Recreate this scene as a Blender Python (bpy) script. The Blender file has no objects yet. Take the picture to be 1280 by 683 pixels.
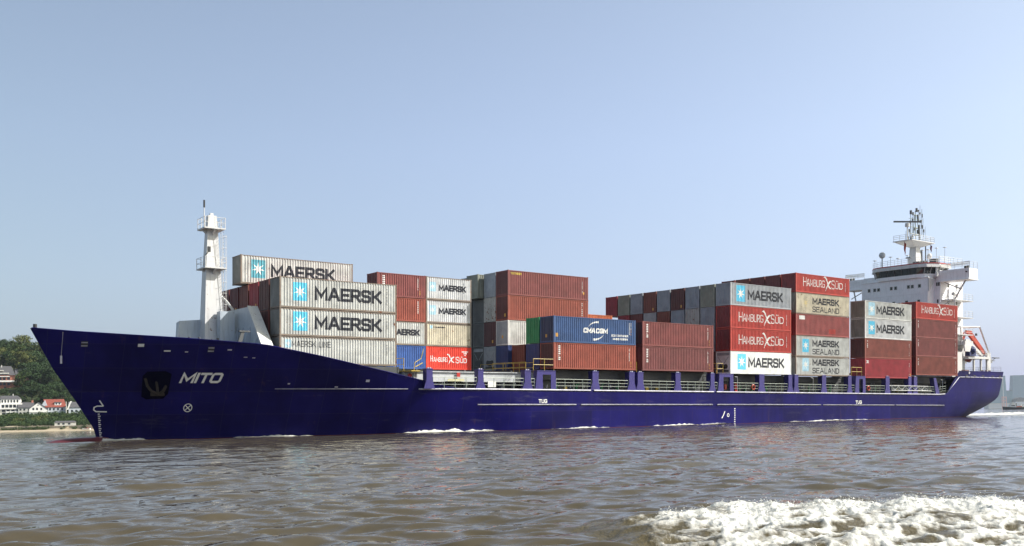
import bpy, bmesh, math, random
import numpy as np
from mathutils import Matrix, Vector
from math import radians, sin, cos, pi
random.seed(7)
rng = np.random.RandomState(11)
S = bpy.context.scene
COL = S.collection

# ------------------------------------------------------------------ camera
# "ship frame": x runs aft along the ship, y away from the camera, z up with the ship (which lists 2.1 degrees
# towards us); its origin is the camera.  World: z = 0 is the river.
CAM_H = 1.2
YAW = radians(54.1)
HEEL = math.atan(0.03684)
SM = Matrix.Translation((0, 0, CAM_H)) @ Matrix.Rotation(HEEL, 4, 'X')
cs, sn = cos(YAW), sin(YAW)
R3 = Matrix.Rotation(HEEL, 3, 'X')
right_v = R3 @ Vector((sn, -cs, 0)); up_v = R3 @ Vector((0, 0, 1)); fwd_v = R3 @ Vector((cs, sn, 0))
cam_d = bpy.data.cameras.new('camera'); cam = bpy.data.objects.new('camera', cam_d); COL.objects.link(cam)
m = Matrix.Identity(4)
for i in range(3):
    m[i][0] = right_v[i]; m[i][1] = up_v[i]; m[i][2] = -fwd_v[i]
m.translation = (0, 0, CAM_H)
cam.matrix_world = m
FPX = 1143.36
cam_d.sensor_width = 36; cam_d.lens = 36 * FPX / 1280
cam_d.shift_y = (490.13 - 341.5) / 1280
cam_d.clip_start = 0.1; cam_d.clip_end = 60000
S.camera = cam

# ------------------------------------------------------------------ light
SUN = Vector((0.65, -0.52, 0.72)).normalized()      # towards the sun
w = bpy.data.worlds.new('World'); S.world = w; w.use_nodes = True
nt = w.node_tree; nt.nodes.clear()
sky = nt.nodes.new('ShaderNodeTexSky'); sky.sky_type = 'NISHITA'; sky.sun_disc = False
sky.sun_elevation = math.asin(SUN.z); sky.sun_rotation = math.atan2(SUN.x, SUN.y)
sky.altitude = 0; sky.air_density = 1.0; sky.dust_density = 4.0; sky.ozone_density = 1.0
bgn = nt.nodes.new('ShaderNodeBackground'); bgn.inputs[1].default_value = 0.12
out = nt.nodes.new('ShaderNodeOutputWorld')
# summer haze: a pale veil low in the sky that thins out towards the zenith
tcw = nt.nodes.new('ShaderNodeTexCoord'); sxw = nt.nodes.new('ShaderNodeSeparateXYZ'); nt.links.new(tcw.outputs['Generated'], sxw.inputs[0])
mr = nt.nodes.new('ShaderNodeValToRGB'); nt.links.new(sxw.outputs[2], mr.inputs[0])
for p_, v_ in ((.15,1.08),(.28,1.05),(.38,.92)): mr.color_ramp.elements.new(p_)
for e_, (p_, v_) in zip(mr.color_ramp.elements, ((0,.90),(.15,1.10),(.28,1.08),(.38,.93),(.85,.15))): e_.position = p_; e_.color = (v_/1.25,)*3+(1,)
v1 = nt.nodes.new('ShaderNodeVectorMath'); v1.operation = 'MULTIPLY'; v1.inputs[1].default_value = (.68, .68, .40); nt.links.new(sky.outputs[0], v1.inputs[0])
dtw = nt.nodes.new('ShaderNodeVectorMath'); dtw.operation = 'DOT_PRODUCT'; dtw.inputs[1].default_value = (.79, -.61, 0); nt.links.new(tcw.outputs['Generated'], dtw.inputs[0])
mr2 = nt.nodes.new('ShaderNodeMapRange'); mr2.inputs['From Min'].default_value = -.55; mr2.inputs['From Max'].default_value = .45
mr2.inputs['To Min'].default_value = .68; mr2.inputs['To Max'].default_value = 1.12; nt.links.new(dtw.outputs['Value'], mr2.inputs['Value'])
mlw = nt.nodes.new('ShaderNodeMath'); mlw.operation = 'MULTIPLY'; nt.links.new(mr.outputs[0], mlw.inputs[0]); nt.links.new(mr2.outputs[0], mlw.inputs[1])
v2 = nt.nodes.new('ShaderNodeVectorMath'); v2.operation = 'SCALE'; v2.inputs[0].default_value = (1.76, 2.13, 4.18); nt.links.new(mlw.outputs[0], v2.inputs['Scale'])
v3 = nt.nodes.new('ShaderNodeVectorMath'); v3.operation = 'ADD'; nt.links.new(v1.outputs[0], v3.inputs[0]); nt.links.new(v2.outputs[0], v3.inputs[1])
nt.links.new(v3.outputs[0], bgn.inputs[0]); nt.links.new(bgn.outputs[0], out.inputs[0])
sl = bpy.data.lights.new('sun', 'SUN'); sl.energy = 4.8; sl.angle = radians(0.53); sl.color = (1.0, 0.965, 0.92)
so = bpy.data.objects.new('sun', sl); COL.objects.link(so)
so.rotation_euler = (-SUN).to_track_quat('-Z', 'Y').to_euler(); so.location = (40, -40, 80)
S.view_settings.view_transform = 'Standard'; S.view_settings.look = 'None'
S.view_settings.exposure = 0.60; S.view_settings.gamma = 1.0
S.render.engine = 'CYCLES'
S.cycles.use_denoising = True
S.cycles.max_bounces = 6; S.cycles.diffuse_bounces = 3; S.cycles.glossy_bounces = 3
S.cycles.transparent_max_bounces = 6; S.cycles.volume_bounces = 0
S.cycles.caustics_reflective = False; S.cycles.caustics_refractive = False
S.cycles.sample_clamp_indirect = 6

# ------------------------------------------------------------------ helpers
class MB:
    def __init__(s): s.v = []; s.f = []; s.mi = []; s.cur = 0
    def add(s, vs, fs):
        o = len(s.v); s.v += [tuple(p) for p in vs]
        for f in fs: s.f.append(tuple(o + i for i in f)); s.mi.append(s.cur)
    def box(s, x0, x1, y0, y1, z0, z1):
        s.add([(x0,y0,z0),(x1,y0,z0),(x1,y1,z0),(x0,y1,z0),(x0,y0,z1),(x1,y0,z1),(x1,y1,z1),(x0,y1,z1)],
              [(0,3,2,1),(4,5,6,7),(0,1,5,4),(1,2,6,5),(2,3,7,6),(3,0,4,7)])
    def hexa(s, b, t):            # 4 bottom points, 4 top points (counter-clockwise)
        s.add(list(b) + list(t), [(0,3,2,1),(4,5,6,7),(0,1,5,4),(1,2,6,5),(2,3,7,6),(3,0,4,7)])
    def tube(s, p0, p1, r, n=6, r1=None):
        p0, p1 = Vector(p0), Vector(p1); d = p1 - p0
        if d.length < 1e-6: return
        d.normalize(); a = d.orthogonal().normalized(); b = d.cross(a); r1 = r if r1 is None else r1
        vs = [p0 + (a*cos(2*pi*k/n) + b*sin(2*pi*k/n))*r for k in range(n)] + \
             [p1 + (a*cos(2*pi*k/n) + b*sin(2*pi*k/n))*r1 for k in range(n)]
        s.add(vs, [(k, (k+1) % n, n+(k+1) % n, n+k) for k in range(n)] + [tuple(range(n-1, -1, -1)), tuple(range(n, 2*n))])
    def path(s, pts, r, n=6):
        for a, b in zip(pts[:-1], pts[1:]): s.tube(a, b, r, n)
    def prism(s, poly, axis, a, b):   # poly in the two other axes, extruded from a to b
        def P(u, v, w_):
            return {'x': (w_, u, v), 'y': (u, w_, v), 'z': (u, v, w_)}[axis]
        n = len(poly)
        s.add([P(u, v, a) for u, v in poly] + [P(u, v, b) for u, v in poly],
              [tuple(range(n-1, -1, -1)), tuple(range(n, 2*n))] + [(k, (k+1) % n, n+(k+1) % n, n+k) for k in range(n)])
    def ball(s, c, r, nu=10, nv=6, sz=1.0):
        vs = []; fs = []
        for j in range(nv+1):
            th = pi*j/nv
            for i in range(nu):
                ph = 2*pi*i/nu
                vs.append((c[0]+r*sin(th)*cos(ph), c[1]+r*sin(th)*sin(ph), c[2]+r*sz*cos(th)))
        for j in range(nv):
            for i in range(nu):
                fs.append((j*nu+i, (j+1)*nu+i, (j+1)*nu+(i+1) % nu, j*nu+(i+1) % nu))
        s.add(vs, fs)
    def mesh(s, name, fix=True):
        me = bpy.data.meshes.new(name); me.from_pydata(s.v, [], s.f); me.update()
        if any(s.mi): me.polygons.foreach_set('material_index', s.mi)
        if fix:
            bm = bmesh.new(); bm.from_mesh(me); bmesh.ops.recalc_face_normals(bm, faces=bm.faces[:]); bm.to_mesh(me); bm.free()
        return me
    def build(s, name, mat, parent=None, smooth=False, fix=True, mats=None):
        me = s.mesh(name, fix)
        for x in (mats or [mat]): me.materials.append(x)
        if smooth: me.polygons.foreach_set('use_smooth', [True]*len(me.polygons))
        return link(name, me, parent)

def link(name, me, parent=None):
    o = bpy.data.objects.new(name, me); COL.objects.link(o)
    if parent is not None: o.parent = parent
    return o
def tag(o, label, cat=None, group=None, kind=None):
    if label: o['label'] = label
    if cat: o['category'] = cat
    if group: o['group'] = group
    if kind: o['kind'] = kind
    return o
def root(name, M, label, cat, group=None):
    o = bpy.data.objects.new(name, None); COL.objects.link(o); o.matrix_world = M; o.empty_display_size = .5
    return tag(o, label, cat, group)
def ship_at(x, y, z): return SM @ Matrix.Translation((x, y, z))
def mesh_np(name, V, F, mat, parent=None, smooth=True):
    me = bpy.data.meshes.new(name)
    me.vertices.add(len(V)); me.vertices.foreach_set('co', np.asarray(V, dtype=np.float32).ravel())
    F = np.asarray(F, dtype=np.int32); n = F.shape[1]
    me.loops.add(F.size); me.loops.foreach_set('vertex_index', F.ravel())
    me.polygons.add(len(F)); me.polygons.foreach_set('loop_start', np.arange(0, F.size, n, dtype=np.int32))
    me.update(calc_edges=True); me.validate()
    if smooth: me.polygons.foreach_set('use_smooth', np.ones(len(me.polygons), dtype=bool))
    me.materials.append(mat)
    return link(name, me, parent)

# ------------------------------------------------------------------ materials
def new_mat(name):
    mt = bpy.data.materials.new(name); mt.use_nodes = True; n = mt.node_tree.nodes; n.clear()
    o = n.new('ShaderNodeOutputMaterial'); b = n.new('ShaderNodeBsdfPrincipled'); mt.node_tree.links.new(b.outputs[0], o.inputs[0])
    return mt, mt.node_tree, b
def noise(nt, vec, scale, detail=4, rough=.55):
    t = nt.nodes.new('ShaderNodeTexNoise'); t.inputs['Scale'].default_value = scale
    t.inputs['Detail'].default_value = detail; t.inputs['Roughness'].default_value = rough
    if vec is not None: nt.links.new(vec, t.inputs['Vector'])
    return t.outputs[0]
def ramp(nt, fac, a, b, ca=(0,0,0,1), cb=(1,1,1,1)):
    r = nt.nodes.new('ShaderNodeValToRGB'); e = r.color_ramp.elements
    e[0].position = a; e[1].position = b; e[0].color = ca; e[1].color = cb
    nt.links.new(fac, r.inputs[0]); return r.outputs[0]
def mixc(nt, fac, a, b, mode='MIX'):
    x = nt.nodes.new('ShaderNodeMix'); x.data_type = 'RGBA'; x.blend_type = mode
    if isinstance(fac, (int, float)): x.inputs[0].default_value = fac
    else: nt.links.new(fac, x.inputs[0])
    for k, c in ((6, a), (7, b)):
        if isinstance(c, tuple): x.inputs[k].default_value = (*c[:3], 1)
        else: nt.links.new(c, x.inputs[k])
    return x.outputs[2]
def coords(nt, scale=(1,1,1), rand=True, kind='Object'):
    tc = nt.nodes.new('ShaderNodeTexCoord'); mp = nt.nodes.new('ShaderNodeMapping'); mp.inputs['Scale'].default_value = scale
    nt.links.new(tc.outputs[kind], mp.inputs['Vector'])
    if rand:
        oi = nt.nodes.new('ShaderNodeObjectInfo'); mu = nt.nodes.new('ShaderNodeMath'); mu.operation = 'MULTIPLY'; mu.inputs[1].default_value = 57.
        nt.links.new(oi.outputs['Random'], mu.inputs[0]); nt.links.new(mu.outputs[0], mp.inputs['Location'])
    return mp.outputs[0]
def bump(nt, b, h, strength, dist):
    bp = nt.nodes.new('ShaderNodeBump'); bp.inputs['Strength'].default_value = strength; bp.inputs['Distance'].default_value = dist
    nt.links.new(h, bp.inputs['Height']); nt.links.new(bp.outputs[0], b.inputs['Normal'])
def paint(name, col, rust=.25, grime=.25, rough=.5, var=.22, rustcol=(.16,.055,.022), bmp=0, streak=(7,7,.5)):
    mt, nt, b = new_mat(name)
    v = coords(nt); n1 = noise(nt, v, .9, 6)
    dark = tuple(c*(1-var) for c in col); lite = tuple(min(1, c*(1+var) + .015*var) for c in col)
    c = mixc(nt, ramp(nt, n1, .3, .7), dark, lite)
    vs = coords(nt, streak); n2 = noise(nt, vs, 1.0, 5)
    c = mixc(nt, ramp(nt, n2, .52, .78, (0,0,0,1), (grime,)*3+(1,)), c, (.06,.05,.04))
    if rust > 0:
        n3 = noise(nt, v, 2.3, 9, .68)
        th = .74 - rust*.22
        c = mixc(nt, ramp(nt, n3, th, th+.06), c, rustcol)
        n4 = noise(nt, coords(nt, (5,5,.35)), 1.6, 6)
        th2 = .78 - rust*.16
        c = mixc(nt, ramp(nt, n4, th2, th2+.08, (0,0,0,1), (.7,.7,.7,1)), c, rustcol)
    nt.links.new(c, b.inputs['Base Color']); b.inputs['Roughness'].default_value = rough
    if bmp: bump(nt, b, noise(nt, v, 3, 4), bmp, .02)
    return mt
def flat(name, col, rough=.5, metal=0, var=.1, scale=2.0):
    mt, nt, b = new_mat(name); n1 = noise(nt, coords(nt), scale, 5)
    nt.links.new(mixc(nt, ramp(nt, n1, .3, .7), tuple(c*(1-var) for c in col), tuple(min(1, c*(1+var)) for c in col)), b.inputs['Base Color'])
    b.inputs['Roughness'].default_value = rough; b.inputs['Metallic'].default_value = metal
    return mt
M = {}
def CM(key):
    if key in M: return M[key]
    P = dict(
      maersk=((.46,.47,.455), .46, .45), maersk_clean=((.52,.53,.54), .12, .15), maersk_grey=((.31,.33,.36), .12, .15), reefer_white=((.66,.68,.68), .05, .1),
      beige=((.52,.47,.36), .62, .4), white_old=((.55,.54,.52), .35, .3),
      maroon=((.12,.020,.022), .1, .2), rust_red=((.25,.056,.036), .15, .2), brown_red=((.20,.048,.036), .15, .2), dusty_red=((.185,.045,.043), .12, .2),
      crimson=((.27,.018,.030), .08, .15), hs_red=((.37,.030,.022), .06, .12), hs_bright=((.62,.045,.025), .05, .1), faded_maroon=((.165,.046,.046), .2, .3), faded_red=((.25,.052,.050), .15, .2),
      green=((.010,.21,.07), .06, .15), cma=((.025,.070,.19), .05, .12), navy=((.016,.035,.14), .08, .2), blue=((.03,.085,.28), .1, .2),
      orange=((.50,.13,.05), .12, .2), grey=((.25,.28,.32), .14, .2), grey_green=((.22,.23,.19), .2, .35), grey_light=((.30,.32,.34), .3, .3), dark_maroon=((.085,.018,.018), .1, .25),
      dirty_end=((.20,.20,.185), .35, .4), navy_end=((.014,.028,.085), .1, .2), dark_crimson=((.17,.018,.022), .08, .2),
      brown=((.15,.036,.024), .2, .3), dark_grey=((.10,.105,.105), .2, .3), grey_rusty=((.40,.40,.38), .8, .5))
    c, r, g = P[key]; M[key] = paint('container_' + key, c, r, g, .5); return M[key]
M_frame_rust = paint('rusty_frame', (.20,.16,.13), .7, .4, .7)
M_white = paint('white_ship_paint', (.62,.62,.62), .55, .30, .4, .05)
M_black = flat('black_lettering', (.010,.012,.022), .5)
M_wlet = flat('white_lettering', (.74,.74,.72), .5)
M_sq = flat('light_blue_square', (.10,.50,.72), .5)
M_sq_old = flat('teal_square', (.09,.34,.42), .6, var=.25)
M_sq_pale = flat('pale_blue_square', (.38,.60,.72), .6, var=.15)
M_star = flat('white_star', (.80,.80,.76), .5)
M_star_y = flat('yellowed_star', (.62,.52,.28), .6)
M_yel = flat('yellow_paint', (.50,.36,.06), .5, var=.3)
M_plac = flat('orange_placard', (.62,.34,.06), .5)
M_dark = flat('dark_steel', (.030,.031,.034), .6)
M_dgrey = flat('dark_grey_paint', (.10,.105,.11), .6, var=.3)
M_hullpaint = None
def hull_material():
    mt, nt, b = new_mat('blue_hull_paint')
    v = coords(nt, rand=False)
    n1 = noise(nt, v, .22, 8, .6); n2 = noise(nt, coords(nt, (.55,.55,.06), rand=False), 1.0, 8, .62)
    c = mixc(nt, ramp(nt, n1, .35, .68), (.0028,.0020,.058), (.0068,.0052,.100))
    c = mixc(nt, ramp(nt, n2, .50, .75, (0,0,0,1), (.5,.5,.5,1)), c, (.012,.010,.110))
    n3 = noise(nt, coords(nt, (.25,.25,1.2), rand=False), 1.0, 9, .7)
    c = mixc(nt, ramp(nt, n3, .60, .74, (0,0,0,1), (.42,.42,.42,1)), c, (.085,.080,.125))
    n4 = noise(nt, coords(nt, (1.4,1.4,.12), rand=False), 1.0, 7, .6)
    c = mixc(nt, ramp(nt, n4, .63, .78, (0,0,0,1), (.38,.38,.38,1)), c, (.085,.045,.035))
    # plate seams
    sx = nt.nodes.new('ShaderNodeSeparateXYZ'); nt.links.new(v, sx.inputs[0])
    def mth(op, a, bb):
        q = nt.nodes.new('ShaderNodeMath'); q.operation = op
        for i, x in enumerate((a, bb)):
            if isinstance(x, (int, float)): q.inputs[i].default_value = x
            else: nt.links.new(x, q.inputs[i])
        return q.outputs[0]
    def seam(src, per, wd):
        fr = mth('FRACT', mth('DIVIDE', src, per), 0); return mth('LESS_THAN', fr, wd/per)
    cb = nt.nodes.new('ShaderNodeCombineXYZ')
    nt.links.new(mth('FLOOR', mth('DIVIDE', sx.outputs[0], 8.4), 0), cb.inputs[0]); nt.links.new(mth('FLOOR', mth('DIVIDE', sx.outputs[2], 2.1), 0), cb.inputs[2])
    wn = nt.nodes.new('ShaderNodeTexWhiteNoise'); nt.links.new(cb.outputs[0], wn.inputs['Vector'])
    hs = nt.nodes.new('ShaderNodeHueSaturation'); nt.links.new(c, hs.inputs['Color']); nt.links.new(mth('ADD', mth('MULTIPLY', wn.outputs['Value'], .45), .78), hs.inputs['Value']); c = hs.outputs[0]
    sm = mth('MAXIMUM', seam(sx.outputs[0], 2.8, .05), seam(sx.outputs[2], 2.1, .05))
    c = mixc(nt, mth('MULTIPLY', sm, .45), c, (.030,.028,.075))
    # dull slime line and red antifouling at the waterline
    zl = mth('ADD', sx.outputs[2], mth('MULTIPLY', mth('SUBTRACT', sx.outputs[1], 77.6), .0368))
    zl = mth('ADD', zl, mth('MULTIPLY', n1, .10))
    c = mixc(nt, mth('LESS_THAN', zl, -3.96), c, (.09,.018,.02))
    nt.links.new(c, b.inputs['Base Color']); b.inputs['Roughness'].default_value = .45; b.inputs['Specular IOR Level'].default_value = .12
    h = noise(nt, coords(nt, (.36,.36,.45), rand=False), 1.0, 2)
    bump(nt, b, h, .5, .05)
    return mt
M_hull = hull_material()
M_recess = flat('painted_recess_shade', (.0016,.0014,.012), .95)  # darker hull navy that paints in the shade of the anchor pocket
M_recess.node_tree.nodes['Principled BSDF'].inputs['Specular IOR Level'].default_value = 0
M_blue = paint('blue_deck_paint', (.030,.024,.165), .15, .2, .45, .15)
M_strake = flat('pale_strake', (.42,.42,.50), .4, var=.3)
M_bwater = paint('grey_blue_breakwater', (.44,.50,.56), .5, .35, .45, .06)
M_hatch = paint('pale_grey_coaming', (.46,.48,.50), .25, .3, .5)
M_hatchd = paint('dark_coaming', (.070,.075,.080), .3, .3, .6)
M_deckp = paint('dark_deck', (.055,.052,.05), .3, .3, .7)
M_rail = flat('pale_green_railing', (.30,.35,.30), .5, var=.2)
M_green = flat('green_fittings', (.05,.30,.10), .5)
M_red = flat('red_paint', (.45,.03,.025), .45)
M_orange = flat('orange_red_gel_coat', (.42,.050,.028), .4)
M_alu = flat('aluminium', (.45,.46,.46), .4, var=.2)
M_glassd = None
def glass_mat(name, col=(.012,.016,.018), rough=.06):
    mt, nt, b = new_mat(name)
    n1 = noise(nt, coords(nt), .5, 2)
    nt.links.new(mixc(nt, ramp(nt, n1, .4, .6), col, tuple(c*2.2 for c in col)), b.inputs['Base Color'])
    b.inputs['Roughness'].default_value = rough; b.inputs['IOR'].default_value = 1.5
    return mt
M_glassd = glass_mat('dark_window_glass')
M_lav = paint('white_superstructure', (.87,.87,.90), .40, .25, .45, .05)

# ------------------------------------------------------------------ river
def water_mat():
    mt, nt, b = new_mat('river_water')
    tc = nt.nodes.new('ShaderNodeTexCoord')
    def mp(sc, rot=0):
        q = nt.nodes.new('ShaderNodeMapping'); q.inputs['Scale'].default_value = sc; q.inputs['Rotation'].default_value = (0,0,rot)
        nt.links.new(tc.outputs['Object'], q.inputs['Vector']); return q.outputs[0]
    n1 = noise(nt, mp((.05,.05,.05)), 1.0, 3)
    c = mixc(nt, ramp(nt, n1, .3, .7), (.056,.047,.033), (.080,.068,.048))
    nt.links.new(c, b.inputs['Base Color'])
    b.inputs['Roughness'].default_value = .035; b.inputs['IOR'].default_value = 1.333
    a = noise(nt, mp((2.2, 5.5, 1), .5), 1.0, 4, .55)
    a2 = noise(nt, mp((.8, 2.1, 1), .75), 1.0, 3, .5)
    b1 = nt.nodes.new('ShaderNodeBump'); b1.inputs['Strength'].default_value = 1.0; b1.inputs['Distance'].default_value = .010
    nt.links.new(a, b1.inputs['Height'])
    b2 = nt.nodes.new('ShaderNodeBump'); b2.inputs['Strength'].default_value = 1.0; b2.inputs['Distance'].default_value = .065
    nt.links.new(a2, b2.inputs['Height']); nt.links.new(b2.outputs[0], b1.inputs['Normal'])
    nt.links.new(b1.outputs[0], b.inputs['Normal'])
    return mt
M_water = water_mat()
fwd_h = Vector((fwd_v.x, fwd_v.y, 0)).normalized(); right_h = Vector((fwd_h.y, -fwd_h.x, 0))
FA = math.atan2(fwd_h.y, fwd_h.x)
def bgp(lat, dep, z=0): return Vector((right_h.x*lat + fwd_h.x*dep, right_h.y*lat + fwd_h.y*dep, z))
def horizon(px): return 535.3 - .0215*(px - 122)
def px2(px, py, dep):            # picture point at a real distance -> (lateral, distance, height)
    return ((px-640)*dep/FPX, dep, CAM_H + (horizon(px)-py)*dep/FPX)
# value noise for modelled foam
_L = rng.rand(256, 256)
def vnoise(x, y):
    xi = np.floor(x).astype(int); yi = np.floor(y).astype(int); fx = x-xi; fy = y-yi
    fx = fx*fx*(3-2*fx); fy = fy*fy*(3-2*fy)
    g = lambda a, b: _L[a % 256, b % 256]
    return (g(xi, yi)*(1-fx)+g(xi+1, yi)*fx)*(1-fy) + (g(xi, yi+1)*(1-fx)+g(xi+1, yi+1)*fx)*fy
def fbm(x, y, o=5, g=.55):
    s = 0; a = 1; t = 0
    for k in range(o): s = s + a*vnoise(x*2**k + 17*k, y*2**k + 31*k); t += a; a *= g
    return s/t

_wr = np.random.RandomState(5)
COMP = []
for i in range(100):
    lam = .26 * (7/.26)**(_wr.rand()**1.25); th = FA + pi + .22 + _wr.randn()*(.30 + .25*_wr.rand())
    amp = .0044*lam**.72 * (.5+_wr.rand())
    COMP.append((lam, cos(th)*2*pi/lam, sin(th)*2*pi/lam, amp, _wr.rand()*6.28))
def wave_h(x, y, res):
    h = np.zeros_like(x); gust = .35 + 1.5*np.clip(fbm(x*.11+3, y*.11+7, 3)-.12, 0, 1)
    for lam, kx, ky, a, p in COMP:
        fade = np.clip((lam/np.maximum(res, 1e-4) - 3)/3, 0, 1)
        ph = kx*x + ky*y + p
        h += a*(gust*1.3 if lam < 1.2 else (.45 if lam > 1.8 else .85))*fade*(np.sin(ph) + .28*np.sin(2*ph+1.1))
    return h
def build_water():
    ang = np.concatenate([np.linspace(-pi, -.60, 60, endpoint=False), np.linspace(-.60, .60, 1150), np.linspace(.60, pi, 61)[1:]])[:-1]
    r = [.4, 1.0, 1.8, 2.6]; q = 3.2
    while q < 170: r.append(q); q += max(.024, q*.0043)
    while q < 30000: r.append(q); q *= 1.35
    r = np.array(r); A, Rr = np.meshgrid(ang, r)
    dr = np.gradient(r)[:, None]*np.ones_like(A); da = np.gradient(ang)[None, :]*Rr
    X = Rr*np.cos(FA - A); Y = Rr*np.sin(FA - A)
    Z = wave_h(X, Y, np.maximum(dr, np.abs(da)))
    Z *= np.clip((170-Rr)/60, 0, 1)
    V = np.stack([X, Y, Z], -1).reshape(-1, 3)
    nr, na = len(r), len(ang)
    i = np.arange(nr-1)[:, None]*na; j = np.arange(na)[None, :]; j2 = (j+1) % na
    F = np.stack([i+j, i+j2, i+na+j2, i+na+j], -1).reshape(-1, 4)[:, ::-1]
    o = mesh_np('water', V, F, M_water); tag(o, 'brown grey rippled river water', None, None, 'structure'); return o
build_water()

def foam_mat(attr=True, name='churned_foam'):
    mt, nt, b = new_mat(name)
    at = nt.nodes.new('ShaderNodeAttribute'); at.attribute_name = 'foam'
    n = noise(nt, coords(nt, rand=False), 16, 8, .75)
    ad = nt.nodes.new('ShaderNodeMath'); ad.operation = 'MULTIPLY_ADD'; ad.inputs[1].default_value = .55
    nt.links.new(n, ad.inputs[0]); nt.links.new(at.outputs['Fac'], ad.inputs[2])
    f = ramp(nt, ad.outputs[0], .56, .96)
    c = mixc(nt, f, (.085,.070,.040), (.62,.62,.595))
    nt.links.new(c, b.inputs['Base Color'])
    nt.links.new(ramp(nt, f, 0, 1, (.10,.10,.10,1), (.6,.6,.6,1)), b.inputs['Roughness'])
    b.inputs['IOR'].default_value = 1.333
    bump(nt, b, noise(nt, coords(nt, rand=False), 14, 6, .65), .9, .03)
    return mt
M_foam = foam_mat()
M_foamw = flat('white_foam', (.70,.70,.67), .7, var=.12, scale=9)

def build_wake():
    # the breaking wake wave in the right foreground, in (lateral, distance) coordinates
    nl, nd = 760, 420
    lat = np.linspace(-1.2, 8.5, nl); dep = np.linspace(3.9, 11.2, nd)
    Lg, D = np.meshgrid(lat, dep)
    wob = (fbm(Lg*.9+5, Lg*0+3.3, 3)-.5)
    crest = 9.55 - .03*(Lg-3) + wob*.55                               # distance of the crest line
    height = np.interp(Lg, [.2,1.2,2.0,2.7,3.3,3.8,4.6,5.4,8.5], [0,.085,.14,.19,.22,.27,.26,.20,.22]) * (.86+.30*fbm(Lg*1.1, Lg*0+8, 3))
    s = D - crest
    back = np.exp(-np.clip(s, 0, None)**2/(2*.30**2))
    front_w = 2.6
    front = np.clip(1 + s/front_w, 0, 1)
    prof = np.where(s > 0, back, front**1.25*.72 + .28*np.exp(-s**2/(2*.30**2)))
    H = height*prof
    edge = np.clip((Lg - (.72 + (9.55-D)*.02 + .5*(wob)))/1.3, 0, 1)             # where the foam starts, left to right
    edge2 = np.clip((Lg - (.10 + (9.55-D)*.10))/1.6, 0, 1)
    H *= np.clip(edge2*1.6, 0, 1)
    n1 = fbm(Lg*2.1+3, D*3.4+1, 5, .6); n2 = fbm(Lg*7+9, D*9+4, 4, .6); n3 = 1-np.abs(2*fbm(Lg*4.2+40, D*5.5+10, 4)-1)
    foam = edge*(.27 + 1.15*(n1-.38) + 1.05*(n3-.72)) + .34*edge*np.exp(-(s/.34)**2)
    foam += .22*np.clip((Lg-3.2)/2.5, 0, 1)*edge
    foam *= np.clip((.95 - s)/.9, 0, 1)
    foam = np.clip(foam, 0, 1.1)
    H += np.clip(foam, 0, 1)*(.075*(n1-.5) + .060*(n2-.45) + .055*(n3-.6))*1.2 + np.clip(foam, 0, 1)*.022*(fbm(Lg*22, D*24, 3)-.5)
    Xw = right_h.x*Lg + fwd_h.x*D; Yw = right_h.y*Lg + fwd_h.y*D
    base = wave_h(Xw, Yw, np.full_like(Xw, .06))
    rim = np.minimum.reduce([(Lg-lat[0])/.5, (lat[-1]-Lg)/.5, (D-dep[0])/.4, (dep[-1]-D)/.5, np.ones_like(Lg)])
    Z = base + H + .012*np.clip(edge2*3, 0, 1) - (1-np.clip(rim, 0, 1))*.10 - .055*(1-np.clip(H/.04, 0, 1))
    V = np.stack([Xw, Yw, Z], -1).reshape(-1, 3)
    i = np.arange(nd-1)[:, None]*nl; j = np.arange(nl-1)[None, :]
    F = np.stack([i+j, i+j+1, i+nl+j+1, i+nl+j], -1).reshape(-1, 4)
    o = mesh_np('wake_wave', V, F, M_foam)
    a = o.data.attributes.new('foam', 'FLOAT', 'POINT'); a.data.foreach_set('value', foam.astype(np.float32).ravel())
    tag(o, 'white breaking wake wave churning in the right foreground', 'wake', None, 'stuff')
    # spray: small blobs thrown up along the crest and the front
    mb = MB(); k = 0
    r2 = random.Random(3)
    while k < 6500:
        l = r2.uniform(1.3, 8.2); i0 = int((l-lat[0])/(lat[-1]-lat[0])*(nl-1))
        cd = float(crest[0, i0]); d = cd + (r2.gauss(0, .14) if r2.random() < .75 else -r2.random()*2.2)
        j0 = int((d-dep[0])/(dep[-1]-dep[0])*(nd-1))
        if not (0 <= j0 < nd): continue
        if foam[j0, i0] < .42: k += .2; continue
        z = float(Z[j0, i0]) + abs(r2.gauss(0, .028))*(1.0 if abs(d-cd) < .25 else .4) - .004
        p = bgp(l + r2.uniform(-.01, .01), d, z); s = r2.uniform(.002, .007)*(1.6 if r2.random() < .15 else 1)
        vs = [p + Vector((r2.gauss(0, s), r2.gauss(0, s), r2.gauss(0, s)*.8)) for _ in range(4)]
        mb.add(vs, [(0,1,2), (0,2,3), (0,3,1), (1,3,2)]); k += 1
    tag(mb.build('spray', M_foamw, fix=False), 'white spray drops thrown up along the wake crest', 'spray', None, 'stuff')
build_wake()

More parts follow.
